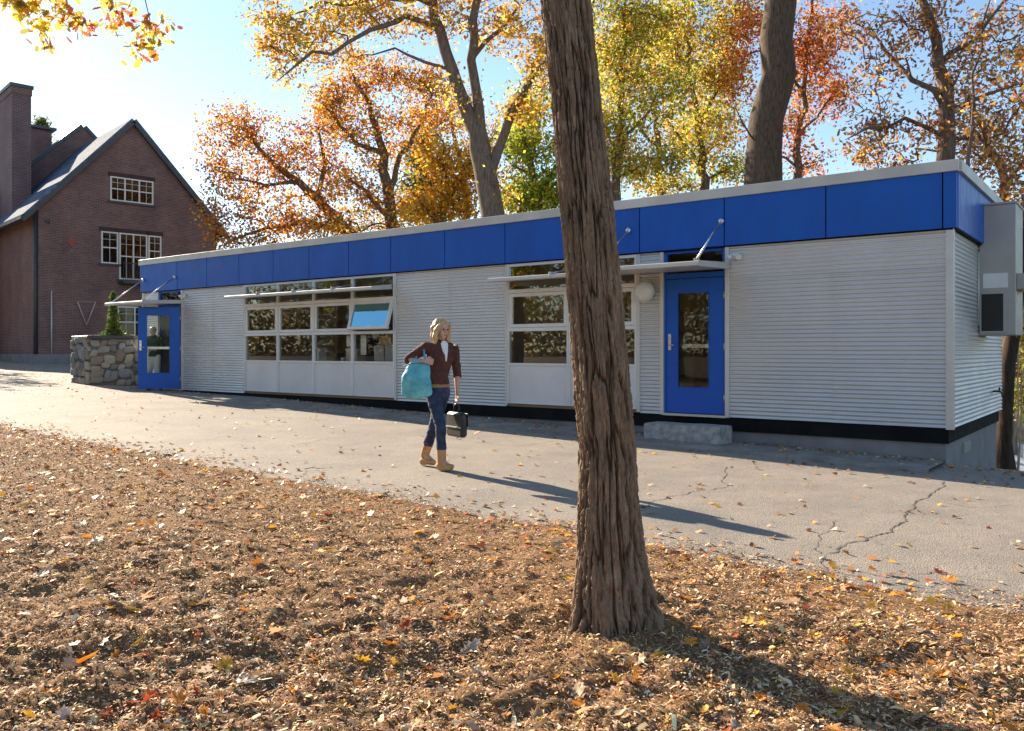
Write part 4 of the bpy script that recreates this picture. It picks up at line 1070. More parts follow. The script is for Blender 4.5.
tree('maple_tree', 'slender yellow maple directly right of the foreground trunk', 27,
     [[(612, gr(612, 27), .2), (616, 190, .15), (622, 120, .10), (620, 60, .07), (625, 0, .05), (628, -60, .03)], [(618, 150, .06), (650, 110, .04), (668, 80, .02)], [(621, 90, .06), (600, 50, .03)], [(617, 175, .05), (650, 160, .03), (680, 150, .015)]],
     [(618, 50, 34, 50, 70), (600, -10, 40, 30, 30), (650, 20, 38, 40, 52), (640, 100, 34, 36, 44), (615, 150, 24, 36, 30), (660, 165, 34, 24, 34), (680, 90, 26, 30, 26), (600, 110, 20, 40, 20)],
     YEL, [3, 3, 1.6, 1.6, 1.5], lsize=.105, lper=54, crad=.52, r0=.009)
tree('maple_tree', 'green and gold maple left of the massive grey trunk', 30,
     [[(706, gr(706, 30), .22), (704, 195, .17), (700, 140, .12), (690, 80, .08), (684, 20, .05), (680, -40, .03)], [(702, 170, .08), (675, 130, .05), (655, 100, .02)], [(698, 120, .08), (725, 80, .05), (738, 40, .02)], [(703, 185, .06), (735, 165, .04)]],
     [(690, 30, 40, 40, 60), (715, 80, 34, 36, 50), (700, 135, 34, 30, 44), (730, 165, 34, 18, 30), (660, 60, 30, 34, 34), (670, 185, 34, 12, 22), (690, -30, 60, 30, 34), (730, 10, 26, 30, 26)],
     [(.33, .38, .05), (.60, .42, .05), (.25, .30, .04), (.60, .27, .04), (.7, .5, .06)], [3, 3, 2, 2, 2], lsize=.108, lper=54, crad=.54, r0=.009)
tree('oak_tree', 'massive grey trunked tree standing close behind the roof', 21,
     [[(758, gr(758, 21), .58), (763, 185, .47), (764, 150, .43), (766, 120, .42), (774, 92, .45), (779, 75, .43), (776, 40, .40), (781, 0, .38), (786, -60, .34), (792, -140, .26), (800, -240, .16)],
      [(786, -60, .2), (830, -130, .12), (870, -200, .06)], [(788, -90, .2), (740, -150, .12), (690, -220, .06)], [(766, 150, .03, -.4), (742, 122, .02, -.7), (732, 100, .01, -.9)], [(778, 60, .03, -.3), (790, 30, .02, -.5), (800, 10, .01, -.6)]],
     [(860, -190, 80, 60, 60), (700, -210, 80, 60, 60), (800, -260, 110, 50, 70)],
     OLI, [1, 1, 1, 1], lsize=.14, lper=36, crad=.5, bark=barkmat('grey_bark', (.135, .098, .07), (.035, .025, .018), 1.6, 1.0))
tree('maple_tree', 'hazy olive and orange tree deep behind the slender yellow maple', 44,
     [[(662, gr(662, 44), .25), (660, 180, .2), (655, 110, .12), (650, 50, .06), (648, 0, .03)], [(658, 150, .1), (620, 100, .06), (600, 70, .02)], [(657, 130, .1), (700, 80, .06), (722, 50, .02)]],
     [(650, 40, 50, 36, 60), (600, 90, 34, 40, 50), (710, 60, 36, 36, 50), (690, 130, 50, 26, 50), (620, 160, 44, 26, 50), (580, 40, 26, 40, 30), (730, 120, 24, 30, 24)],
     [(.50, .30, .08), (.36, .32, .08), (.55, .22, .06), (.26, .28, .08)], [3, 2, 2, 2], lsize=.13, lper=44, crad=.7, r0=.012)
tree('oak_tree', 'hazy amber oak filling the distance between the forked trunk and upright orange oak', 48,
     [[(468, gr(468, 48), .25), (466, 200, .2), (455, 140, .12), (448, 100, .05)], [(464, 180, .1), (500, 130, .06), (525, 110, .02)], [(462, 170, .1), (425, 130, .06), (405, 100, .02)]],
     [(450, 110, 36, 30, 40), (515, 140, 34, 36, 46), (480, 150, 30, 36, 36), (415, 160, 36, 30, 34), (545, 100, 24, 30, 24), (360, 225, 50, 16, 30), (505, 200, 26, 12, 16)],
     [(.60, .32, .07), (.54, .40, .08), (.42, .18, .07), (.32, .34, .07)], [3, 2, 2, 1.5], lsize=.14, lper=42, crad=.75, r0=.013)
tree('maple_tree', 'red maple glowing right of the massive grey trunk', 29,
     [[(800, gr(800, 29), .2), (797, 180, .15), (800, 120, .10), (806, 60, .07), (812, 0, .05), (815, -50, .03)], [(799, 140, .06), (825, 105, .04), (842, 85, .02)], [(803, 90, .06), (775, 50, .04), (755, 20, .02)], [(797, 165, .05), (765, 145, .03)]],
     [(800, 55, 36, 40, 56), (755, 25, 34, 34, 36), (735, 70, 22, 36, 26), (826, 92, 30, 30, 34), (830, 25, 34, 32, 34), (780, 130, 34, 22, 28), (812, -30, 50, 24, 24), (810, 160, 30, 12, 12)],
     RED, [2.4, 3, 1.3, 3, .8], lsize=.11, lper=44, crad=.54, r0=.009)
tree('oak_tree', 'brown leaved oak with a dark trunk above the right end of the roof', 19,
     [[(944, gr(944, 19), .26), (945, 165, .20), (946, 110, .17), (938, 65, .13), (930, 20, .10), (926, -50, .06)],
      [(944, 100, .08), (912, 80, .06), (885, 50, .04, 1), (866, 20, .02, 1)], [(946, 130, .06), (905, 118, .045), (868, 128, .03, -1), (845, 140, .015, -1)],
      [(940, 75, .08), (975, 40, .05), (1005, 0, .03)], [(946, 120, .06), (985, 95, .04, -1), (1030, 80, .02, -1)], [(945, 150, .05), (985, 140, .03), (1020, 150, .015)]],
     [(890, 35, 34, 30, 20), (868, 80, 28, 34, 16), (880, 128, 36, 20, 20), (925, 20, 40, 30, 26), (960, 70, 34, 36, 26), (1000, 40, 34, 40, 28), (1000, 110, 34, 30, 24), (930, 130, 36, 16, 14), (985, 160, 34, 14, 16), (1020, 180, 20, 24, 12), (940, -50, 110, 30, 34), (855, 20, 20, 26, 10)],
     BRN, [3, 3, 2, 2, 1], lsize=.105, lper=24, crad=.45, tpl=OAKL, r0=.009)
tree('oak_tree', 'smaller russet tree filling the gap at the far right behind the roof', 24,
     [[(1010, gr(1010, 24), .16), (1005, 180, .12), (985, 130, .08), (962, 90, .04)], [(1005, 190, .07), (1030, 140, .05), (1040, 90, .03)], [(1008, 240, .07), (985, 215, .04)]],
     [(975, 130, 34, 26, 26), (1010, 150, 26, 30, 26), (1000, 200, 24, 22, 20), (960, 100, 24, 24, 14), (1030, 230, 24, 40, 24), (1025, 60, 30, 50, 24), (890, 160, 34, 14, 14), (860, 150, 26, 20, 14)],
     BRN+[(.62, .42, .08)], [3, 3, 2, 1, 1, 2], lsize=.11, lper=26, crad=.5, r0=.009)
tree('sapling', 'thin bare sapling leaning up beside the brown oak trunk', 17,
     [[(962, gr(962, 17), .05), (968, 158, .04), (974, 100, .03), (982, 50, .02), (990, 0, .015), (998, -40, .01)]], [(985, 40, 16, 30, 8), (975, 110, 12, 20, 4)],
     BRN, [1, 1, 1, 1, 1], lsize=.12, lper=12, crad=.3)
tree('tree', 'dark trunk rising at the rear corner of the building beside the grey cabinet', 15.6,
     [[(1004, gr(1004, 15.6), .16), (1004, 440, .13), (1006, 400, .135), (1012, 340, .14), (1020, 280, .13), (1030, 200, .11), (1040, 100, .08), (1050, 0, .05)],
      [(1010, 360, .05, -.2), (1018, 300, .035, -.3), (1020, 240, .02, -.4)]],
     [(1040, 60, 40, 50, 20), (1060, -30, 60, 50, 30), (1024, 225, 8, 20, 4)], BRN, [2, 2, 2, 2, 1], lsize=.12, lper=22, crad=.35, bark=barkmat('dark_bark', (.075, .05, .038), (.025, .018, .015), 1, 1))
for i, (px, lean, lb) in enumerate(((1013, 8, 'pale thin stem nearest the dark corner trunk'), (1019, 4, 'pale thin stem at the very right edge of the view'))):
    tree('sapling', lb, 16.5+i*.6, [[(px-1, gr(px, 16.5+i*.6), .022), (px+1, 440, .018), (px+lean*.6, 380, .014), (px+lean, 320, .01), (px+lean-4, 270, .006)]],
         [(px+5, 300, 10, 30, 3), (px+4, 380, 8, 20, 2)], BRN, [1, 1, 1, 1, 1], lsize=.08, lper=10, crad=.2, bark=simple('pale_stem', (.42, .33, .22), .8), seedn=i)
tree('shrub', 'yellow green shrub low behind the corner trunk', 20, [[(1028, gr(1028, 20), .04), (1028, 430, .03), (1026, 390, .02)]],
     [(1026, 395, 14, 20, 26), (1030, 330, 14, 40, 30), (1022, 450, 8, 12, 8)], [(.35, .40, .08), (.45, .32, .08), (.3, .2, .08)], [2, 2, 1], lsize=.1, lper=40, crad=.3, cat='shrub')
tree('bare_tree', 'bluish almost bare tree tucked against the brick gable', 56,
     [[(214, gr(214, 56), .2), (214, 240, .15), (216, 195, .05)]], [(216, 220, 14, 22, 40), (228, 240, 12, 12, 16), (205, 235, 8, 14, 12)],
     [(.16, .15, .17), (.22, .18, .16), (.12, .12, .15)], [1, 1, 1], lsize=.16, lper=14, crad=.6, r0=.015)
tree('tree', 'small green treetop peeking over the roofs beside the chimney', 75,
     [[(42, gr(42, 75), .3), (42, 160, .2), (42, 125, .06)]], [(42, 122, 6, 5, 16), (40, 135, 10, 10, 20)], [(.12, .17, .06), (.2, .2, .07)], [1, 1], lsize=.22, lper=30, crad=.5)

# trees standing off the left of the view: one carries the hanging spray, others show in the window glass
WB = lambda x, y: float(gz(x, y))
def side_tree(label, x, y, h, pal_, w8, n, seedn, rad=3.2, ls=.17, lp=46):
    g0 = WB(x, y)
    return tree('maple_tree', label, 0, [[(x, y, g0, .26), (x+.2, y, g0+h*.35, .2), (x-.1, y+.2, g0+h*.7, .12), (x, y, g0+h*.95, .05)],
        [(x, y, g0+h*.4, .1), (x+rad*.6, y-.8, g0+h*.6, .05)], [(x, y, g0+h*.45, .1), (x-rad*.6, y+.9, g0+h*.65, .05)]],
        [(x, y, g0+h*.68, rad, h*.34, n), (x, y, g0+h*.45, rad*.7, h*.2, n//3)], pal_, w8, lsize=ls, lper=lp, crad=.6, world=True, seedn=seedn)
side_tree('yellow maple standing off to the left, mirrored in the two bay window', -17.5, 10.5, 9.5, YEL, [3, 2, 2, 1, 2], 190, 1)
side_tree('golden maple off to the left in front of the yellow one', -15.5, 4.5, 9, [(.7, .45, .05), (.5, .3, .06)], [1, 1], 150, 2)
side_tree('green gold maple off to the left beyond the lawn', -24, 17, 10, GRN, [2, 2, 1, 2], 150, 3, 3.6)
side_tree('russet tree off to the left shading the forecourt of the brick house', -28.5, 36.5, 8.6, BRN, [2, 2, 1, 2, 1], 150, 4, 3.6)
# overhanging oak
def hang():
    D = 11.0
    def W3(px, py, dd=0): q = P(px, py, D+dd); return (q.x, q.y, q.z)
    x, y = -10.4, 9.6; g0 = WB(x, y)
    L = [[(x, y, g0, .3), (x+.1, y, 4.5, .24), (x+.2, y+.1, 8.0, .18), (x+.3, y, 10.5, .08)],
         [(x+.1, y, 5.8, .12), (*W3(-60, -80), .08), (*W3(20, -60), .05), (*W3(90, -40), .03), (*W3(140, -30), .015)],
         [(*W3(75, -42), .015), (*W3(70, -5), .010), (*W3(60, 12), .006), (*W3(45, 28), .004)],
         [(*W3(140, -30), .012), (*W3(144, -5), .008), (*W3(150, 20), .005), (*W3(149, 42), .003)],
         [(*W3(20, -60), .015), (*W3(18, -20), .008), (*W3(12, 0), .005)],
         [(*W3(100, -38), .012), (*W3(108, -5), .006), (*W3(112, 8), .004)]]
    def bl(px, py, r, n): q = P(px, py, D); return (q.x, q.y, q.z, r/F*D, r/F*D, n)
    tree('oak_tree', 'oak off to the left whose leafy sprays hang into the upper left corner', 11, L,
         [bl(30, 4, 14, 8), bl(8, -2, 10, 5), bl(68, 18, 10, 5), bl(42, 30, 9, 5), bl(46, 44, 3, 1), bl(82, 24, 6, 3), bl(108, 12, 8, 3), bl(126, 20, 8, 3), bl(150, 26, 11, 5), bl(131, 40, 8, 3), bl(151, 44, 5, 3), bl(165, 22, 6, 2), bl(60, -25, 40, 20), bl(130, -30, 40, 20), bl(0, -40, 40, 20),
          (x+.3, y, 9.5, 2.6, 2.2, 90)],
         [(.62, .46, .05), (.55, .22, .05), (.68, .52, .08), (.45, .40, .06), (.50, .13, .05)], [3, 2, 3, 2, 1], lsize=.125, lper=9, crad=.15, world=True, tpl=OAKL, r0=.003)
hang()
# far woodland closing the view all round
def woods():
    V = []; n = 230000
    th = rng.random(n)*2*PI; 
    rr = 75+rng.random(n)*25; x = rr*np.cos(th); y = rr*np.sin(th)
    keep = ~((x < -18) & (y > 20) & (x > -60)) ; x, y = x[keep], y[keep]; n = len(x)
    lf = sst(-.1, .5, -x/np.hypot(x, y))*sst(.75, .45, y/np.hypot(x, y)); top = 5.5+7*lf+(2.5+2*lf)*fbm(x*.09, y*.09, 3, 3); z = rng.random(n)**.8*np.maximum(top, 2)-1.5
    a, b, c = bases(n); s_ = .3+.35*rng.random(n)
    col = pal(n, [(.26, .13, .05), (.24, .18, .07), (.13, .10, .05), (.32, .20, .07), (.10, .10, .05)], [2, 2, 3, 2, 2], .25)
    tag(scatter('far_woods', np.stack([x, y, z], 1), s_, s_, KITE, [(0, 1, 2, 3)], a, b, c, col, M['leaf']), 'low band of muted autumn woodland far behind everything', 'woods', kind='stuff')
woods()
# pale drive beyond the right end
def drive():
    V = []; Fc = []; pts = [(6, 26), (14, 20.5), (30, 16), (50, 14)]
    dense = []
    for (a, b_) in zip(pts[:-1], pts[1:]):
        for t in np.linspace(0, 1, 9)[:-1]: dense.append((a[0]+(b_[0]-a[0])*t, a[1]+(b_[1]-a[1])*t))
    n = len(dense)
    for i, p in enumerate(dense):
        for s_ in (0, 1, 2, 3, 4): x, y = p[0]+s_*.5, p[1]+s_*1.4; V.append((x, y, float(gz(x, y))+.02))
    Fc = [(i*5+j, (i+1)*5+j, (i+1)*5+j+1, i*5+j+1) for i in range(n-1) for j in range(4)]
    o = nmesh('drive', V, Fc, simple('pale_concrete', (.55, .55, .54), .8, 0, .2, 2)); 
    if o.data.polygons[0].normal.z < 0: o.data.flip_normals()
    tag(o, kind='structure')
drive()

# ------------------------------------------------------------------ foreground trunk
def fg_trunk():
    D = 4.12
    prof = [(-420, 545, 20), (-200, 553, 22), (0, 565.5, 24), (100, 576, 24.3), (220, 588, 26), (300, 595, 26), (400, 603, 27), (450, 607, 27), (515, 609, 30.5), (560, 611, 34), (585, 612, 37.5), (610, 613, 41.5), (628, 614.5, 45), (645, 615, 55), (670, 616, 78)]
    zs = np.array([EYE-(p[0]-HY)/F*D for p in prof])[::-1]; xs = np.array([(p[1]-CX)/F*D for p in prof])[::-1]; rs = np.array([p[2]/F*D for p in prof])[::-1]
    z = np.concatenate([np.arange(zs[0], 3.4, .0045), np.arange(3.4, zs[-1], .03)])
    cx = np.interp(z, zs, xs); rr = np.interp(z, zs, rs); ns = 340
    k = np.ones(31)/31
    for arr in (cx, rr): arr[:] = np.convolve(np.pad(arr, 15, mode='edge'), k, 'valid')
    th = np.arange(ns)*2*PI/ns; Z, TH = np.meshgrid(z, th, indexing='ij')
    ca, sa = np.cos(TH), np.sin(TH)
    wx = .42*fbm(ca*2.2, sa*2.2, Z*3.2, 3)      # warp
    f1 = fbm(ca*5.2+wx, sa*5.2+wx*.8, Z*2.5, 3, .5)
    f2 = fbm(ca*10+wx, sa*10-wx, Z*7+4, 2, .5)
    ridge = 1-np.abs(f1)*2.6; ridge = np.clip(ridge, -.6, 1)
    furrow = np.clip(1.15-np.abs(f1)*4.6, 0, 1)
    plate = np.clip(1-np.abs(f2)*4.0, 0, 1)
    cut = np.clip(1-np.abs(fbm(ca*4+7, sa*4, Z*14, 2))*7, 0, 1)
    h = -.024*furrow**.6-.010*plate-.009*cut*(1-furrow)+.006*fbm(ca*26, sa*26, Z*26, 3)+.007*fbm(ca*2, sa*2, Z*1.3, 2)+.006
    flare = sst(.75, .0, Z); rootw = (.15*np.cos(TH*3+.7)+.10*np.cos(TH*5+2.1))*flare*rr[:, None]*1.0
    RR = rr[:, None]+h*(.7+.5*flare)+rootw*np.clip(flare, 0, 1)
    X = cx[:, None]+RR*ca-cx[0]; Y = RR*sa
    V = np.stack([X.ravel(), Y.ravel(), Z.ravel()], 1); nz = len(z)
    i = np.arange(nz-1)[:, None]*ns; j = np.arange(ns)[None, :]; j2 = (j+1) % ns
    Fc = np.stack([(i+j).ravel(), (i+j2).ravel(), (i+ns+j2).ravel(), (i+ns+j).ravel()], 1)
    x0 = cx[0]; g0 = float(gz(x0, D)); root = empty('foreground_tree', (x0, D, 0), 0, 'large leaning furrowed tree trunk in the foreground mulch', 'tree')
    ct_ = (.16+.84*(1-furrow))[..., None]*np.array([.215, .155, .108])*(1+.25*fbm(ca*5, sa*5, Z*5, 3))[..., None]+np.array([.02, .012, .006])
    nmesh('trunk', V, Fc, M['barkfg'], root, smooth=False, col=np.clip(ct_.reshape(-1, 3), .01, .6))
fg_trunk()

# ------------------------------------------------------------------ people
class Body:
    def __init__(s): s.m = MB()
    def ell(s, c, r, M4=None): s.m.ball(c, tuple(r), 20, 14, M4); return s
    def chain(s, pts, rad, lat=None, c0=1, c1=1):
        """rad: list of r or (r_lateral, r_other); lat: lateral unit vector"""
        pts = [Vector(p) for p in pts]; m = len(pts); dense = []; dr = []
        for i in range(m-1):
            n = 5
            for q in range(n if i < m-2 else n+1):
                t = q/n; p = pts[i].lerp(pts[i+1], t)
                ra, rb = rad[i], rad[i+1]; ra = ra if isinstance(ra, tuple) else (ra, ra); rb = rb if isinstance(rb, tuple) else (rb, rb)
                dense.append(p); dr.append((ra[0]+(rb[0]-ra[0])*t, ra[1]+(rb[1]-ra[1])*t))
        sg = 18; n0 = len(s.m.v); k = len(dense)
        def frame(i):
            t = (dense[min(i+1, k-1)]-dense[max(i-1, 0)]).normalized()
            ref = Vector(lat) if lat is not None else (Vector((1, 0, 0)) if abs(t.x) < .8 else Vector((0, 1, 0)))
            a = (ref-t*ref.dot(t)).normalized(); return t, a, t.cross(a).normalized()
        rings = []
        t, a, b = frame(0); r = dr[0]
        for q in (.25, .6, .87): rings.append((dense[0]-t*c0*min(r)*math.cos(math.asin(q)), a, b, (r[0]*q, r[1]*q)))
        for i in range(k): t, a, b = frame(i); rings.append((dense[i], a, b, dr[i]))
        t, a, b = frame(k-1); r = dr[-1]
        for q in (.87, .6, .25): rings.append((dense[-1]+t*c1*min(r)*math.cos(math.asin(q)), a, b, (r[0]*q, r[1]*q)))
        for (p, a, b, r) in rings:
            for j in range(sg): an = 2*PI*j/sg; s.m.v.append(tuple(p+a*(math.cos(an)*r[0])+b*(math.sin(an)*r[1])))
        R_ = len(rings)
        for i in range(R_-1):
            for j in range(sg): s.m.f.append((n0+i*sg+j, n0+i*sg+(j+1) % sg, n0+(i+1)*sg+(j+1) % sg, n0+(i+1)*sg+j)); s.m.sm.append(True)
        s.m.f.append(tuple(n0+j for j in range(sg))[::-1]); s.m.f.append(tuple(n0+(R_-1)*sg+j for j in range(sg))); s.m.sm += [True, True]
        return s
    def remesh(s, name, mat, parent, vox=.007, it=6, wob=0, cutz=None):
        o = s.m.build('tmp', mat); rm = o.modifiers.new('r', 'REMESH'); rm.mode = 'VOXEL'; rm.voxel_size = vox; rm.use_smooth_shade = True
        sm = o.modifiers.new('s', 'SMOOTH'); sm.factor = .5; sm.iterations = it
        dg = bpy.context.evaluated_depsgraph_get(); me = bpy.data.meshes.new_from_object(o.evaluated_get(dg)); me.name = name
        bpy.data.objects.remove(o)
        if wob:
            n = len(me.vertices); co_ = np.zeros(n*3, np.float32); me.vertices.foreach_get('co', co_); no = np.zeros(n*3, np.float32); me.vertices.foreach_get('normal', no)
            co_ = co_.reshape(-1, 3); no = no.reshape(-1, 3); d = wob*(fbm(co_[:, 0]*14, co_[:, 1]*14, co_[:, 2]*24, 3)); co_ += no*d[:, None]; me.vertices.foreach_set('co', co_.ravel())
        me.polygons.foreach_set('use_smooth', np.ones(len(me.polygons), bool)); me.update()
        me.materials.clear(); me.materials.append(mat); return link(name, me, None, parent)
def hand(b, W, d, c, s_, thumb, curl=1.0, sc=1.0):
    """W wrist, d along palm, c the way fingers curl, s_ across the palm (towards the thumb)"""
    W, d, c, s_ = Vector(W), Vector(d).normalized(), Vector(c).normalized(), Vector(s_).normalized()
    k = sc
    b.chain([W-d*.02, W+d*.03*k, W+d*.085*k], [(.024, .019), (.036, .016), (.041, .014)], tuple(s_))
    for i, (o, L) in enumerate(((.030, .068), (.010, .076), (-.011, .070), (-.031, .055))):
        p = W+d*.085*k+s_*o*k; q = [p-d*.02]; ang = 0
        for seg in (.42, .32, .26):
            ang += R(38)*curl; dirv = d*math.cos(ang)+c*math.sin(ang); p = p+dirv*L*seg*k; q.append(p.copy())
        b.chain(q, [.0095*k, .0088*k, .008*k, .0068*k])
    t0 = W+d*.03*k+s_*.030*k; t1 = t0+(s_*.7+d*.6+c*.25).normalized()*.034*k; t2 = t1+(d*.8+c*.5*curl+s_*.1).normalized()*.030*k
    b.chain([W+d*.015*k+s_*.01, t0, t1, t2], [.013*k, .0125*k, .0105*k, .008*k])
skin = simple('skin', (.52, .30, .21), .5, 0, .05, 8); lipm = simple('lips', (.42, .13, .11), .45); eyew = simple('eye_dark', (.03, .02, .015), .2)
def person(label, base, J, f, hf, cl, hair_fn, boots=True, extra=None):
    """J joints in world axes relative to base; f body facing, hf head facing"""
    root = empty('person', base, 0, label, 'person')
    f = Vector((f[0], f[1], 0)).normalized(); L = Vector((-f.y, f.x, 0)); hf = Vector(hf).normalized(); hl = Vector((-hf.y, hf.x, 0)).normalized(); hu = hf.cross(hl)*1.0
    if hu.z < 0: hu = -hu
    V_ = lambda k: Vector(J[k])
    b = Body()
    pel, wai, che, nek, hd = V_('pelvis'), V_('waist'), V_('chest'), V_('neck'), V_('head')
    b.chain([pel, wai, che, che+(nek-che)*.75], [(.150, .105), (.115, .085), (.145, .10), (.10, .07)], tuple(L))
    b.chain([che+(nek-che)*.7, nek, hd-hu*.03-hf*.01], [.058, .050, .048])
    # skull, jaw, nose, brow, lips, ears
    Mh = Matrix((hl, hf, hu)).transposed().to_4x4()
    b.ell(hd+hu*.018-hf*.012, (.072, .090, .092), Mh); b.ell(hd-hu*.045+hf*.028, (.050, .056, .060), Mh); b.ell(hd-hu*.092+hf*.058, (.022, .018, .016), Mh)
    b.chain([hd+hu*.012+hf*.079, hd-hu*.022+hf*.096], [.007, .011]); b.ell(hd-hu*.026+hf*.090, (.016, .012, .009), Mh)
    b.ell(hd+hu*.022+hf*.073, (.045, .014, .010), Mh)
    for s_ in (-1, 1): b.ell(hd-hu*.012+hl*s_*.073-hf*.01, (.008, .018, .028), Mh); b.ell(hd-hu*.035+hl*s_*.032+hf*.055, (.020, .020, .022), Mh)
    for sd_ in ('L', 'R'):
        sh, el, wr = V_('sh'+sd_), V_('el'+sd_), V_('wr'+sd_); sg = 1 if sd_ == 'L' else -1
        b.chain([che+(nek-che)*.45+L*sg*.06, sh, sh.lerp(el, .5), el, el.lerp(wr, .35), wr], [.055, .050, .043, .036, .036, .023])
        d, c, s_ = J['hand'+sd_][:3]; hand(b, wr, d, c, s_, None, J['hand'+sd_][3])
        hp_, kn, an, to = V_('hip'+sd_), V_('kn'+sd_), V_('an'+sd_), V_('to'+sd_)
        b.chain([hp_, hp_.lerp(kn, .4), kn, kn.lerp(an, .35), an], [q_*cl.get('slim', 1) for q_ in (.085, .072, .050, .048, .036)]); b.chain([an, an.lerp(to, .5), to], [.034, (.038, .026), (.036, .018)], None)
    b.remesh('body', skin, root, .0062, 5)
    # eyes and mouth
    for s_ in (-1, 1): MB().ball(hd+hu*.004+hl*s_*.031+hf*.0765, (.012, .010, .0075), 12, 8, Mh).build('eye', eyew, root)
    MB().ball(hd-hu*.058+hf*.0835, (.021, .008, .0065), 12, 8, Mh).build('mouth', lipm, root)
    # top
    tp = Body(); tp.chain([pel+Vector((0, 0, cl['hem'])), wai, che, che+(nek-che)*.72], [(.160, .124), (.130, .102), (.168, .122), (.118, .086)], tuple(L), .15)
    if cl.get('bust', 1):
        for s_ in (-1, 1): tp.ell(che+L*s_*.065+f*.075-Vector((0, 0, .015)), (.06, .055, .06))
    for sd_ in ('L', 'R'):
        sh, el, wr = V_('sh'+sd_), V_('el'+sd_), V_('wr'+sd_); sg = 1 if sd_ == 'L' else -1
        tp.chain([che+(nek-che)*.5+L*sg*.05, sh, sh.lerp(el, .5), el, el.lerp(wr, cl['sleeve'])], [.078, .068, .058, .052, .050], None, 1, .2)
    tp.remesh('jacket' if cl.get('jacket') else 'cardigan', cl['top'], root, .008, 6, .005)
    if cl.get('inner'):
        # white shirt filling the V of the cardigan
        a = che+(nek-che)*.82+f*.075; p = MB()
        o_ = [a+L*.052+Vector((0, 0, .012)), a-L*.052+Vector((0, 0, .012)), che+f*.129-Vector((0, 0, .05))]
        q_ = Body(); q_.chain([che+f*.100-Vector((0, 0, .05)), che+f*.078+Vector((0, 0, .055)), che+(nek-che)*.78+f*.036], [(.008, .032), (.042, .050), (.066, .060)], tuple(L))
        q_.remesh('shirt', cl['inner'], root, .006, 3)
    # trousers
    tr = Body(); tr.chain([pel-Vector((0, 0, .06)), pel+Vector((0, 0, .05))], [(.157, .120), (.150, .113)], tuple(L), 1, .2)
    for sd_ in ('L', 'R'):
        hp_, kn, an = V_('hip'+sd_), V_('kn'+sd_), V_('an'+sd_)
        tr.chain([hp_, hp_.lerp(kn, .35), kn, kn.lerp(an, .4), kn.lerp(an, cl['leg'])], [q_*cl.get('slim', 1) for q_ in (.104, .092, .070, .066, .070)], None, 1, .15)
    tr.remesh('jeans' if cl.get('inner') else 'trousers', cl['bottom'], root, .008, 5, .006)
    if cl.get('belt'):
        bt = Body(); bt.chain([pel+Vector((0, 0, .025)), pel+Vector((0, 0, .062))], [(.160, .124), (.157, .121)], tuple(L), .1, .1); bt.remesh('belt', cl['belt'], root, .007, 2)
    for sd_ in ('L', 'R'):
        kn, an, to = V_('kn'+sd_), V_('an'+sd_), V_('to'+sd_); dr = (to-an); dr.z = 0; dr.normalize(); up = (kn-an).normalized(); side = Vector((-dr.y, dr.x, 0))
        bo = Body(); td = (to-an); heel = an-dr*.035+Vector((0, 0, to.z-an.z))*.9
        bo.chain([kn.lerp(an, .55), kn.lerp(an, .8), an], [.057, .053, .051], None, .1); bo.chain([heel, an.lerp(to, .45)+Vector((0, 0, -.028)), to+Vector((0, 0, .012))], [(.040, .045), (.043, .040), (.040, .030)], tuple(side))
        bto = bo.remesh('boot' if boots else 'shoe', cl['boot'], root, .007, 5)
        so_ = Body(); so_.chain([heel-Vector((0, 0, .036)), an.lerp(to, .45)-Vector((0, 0, .060)), to-Vector((0, 0, .016))], [(.040, .010), (.042, .010), (.038, .009)], tuple(side)); so_.remesh('sole', cl['sole'], bto, .006, 1)
    hair_fn(root, hd, hf, hl, hu, Mh)
    return root
def hair_long(root, hd, hf, hl, hu, Mh):
    hm_ = newmat('blonde_hair')[0]; nt = hm_.node_tree; bs = nt.nodes['Principled BSDF']; v = objvec(nt, (70, 70, 6))
    f_ = noise_tex(nt, v, 1.2, 4); nt.links.new(ramp(nt, [(.3, (.26, .14, .055)), (.7, (.72, .50, .26))], f_), bs.inputs['Base Color']); bs.inputs['Roughness'].default_value = .45
    nt.links.new(bump(nt, f_, .6, .01), bs.inputs['Normal'])
    h = Body(); up = Vector((0, 0, 1))
    h.ell(hd+hu*.036-hf*.034, (.086, .092, .092), Mh); h.ell(hd-hu*.03-hf*.062, (.080, .060, .10), Mh)
    for s_ in (-1, 1):
        h.chain([hd+hu*.088+hl*s_*.018+hf*.030, hd+hu*.050+hl*s_*.068+hf*.036, hd-hu*.02+hl*s_*.087+hf*.014, hd-up*.10+hl*s_*.095+hf*.0, hd-up*.165+hl*s_*.088-hf*.015], [(.024, .020), (.024, .024), (.030, .040), (.036, .044), (.022, .03)])
        h.chain([hd-hu*.0+hl*s_*.060-hf*.06, hd-up*.10+hl*s_*.075-hf*.055, hd-up*.175+hl*s_*.065-hf*.05], [.042, .038, .02])
    h.chain([hd-hf*.08, hd-up*.12-hf*.085, hd-up*.18-hf*.07], [.06, .05, .025])
    h.remesh('hair', hm_, root, .006, 3, .008)
def hair_short(root, hd, hf, hl, hu, Mh):
    h = Body(); h.ell(hd+hu*.036-hf*.028, (.083, .090, .085), Mh); h.ell(hd-hf*.055-hu*.02, (.07, .05, .07), Mh)
    h.remesh('hair', simple('light_hair', (.5, .42, .32), .6), root, .007, 3, .006)
wx, wy = (440-CX)/F*9.6, 9.6
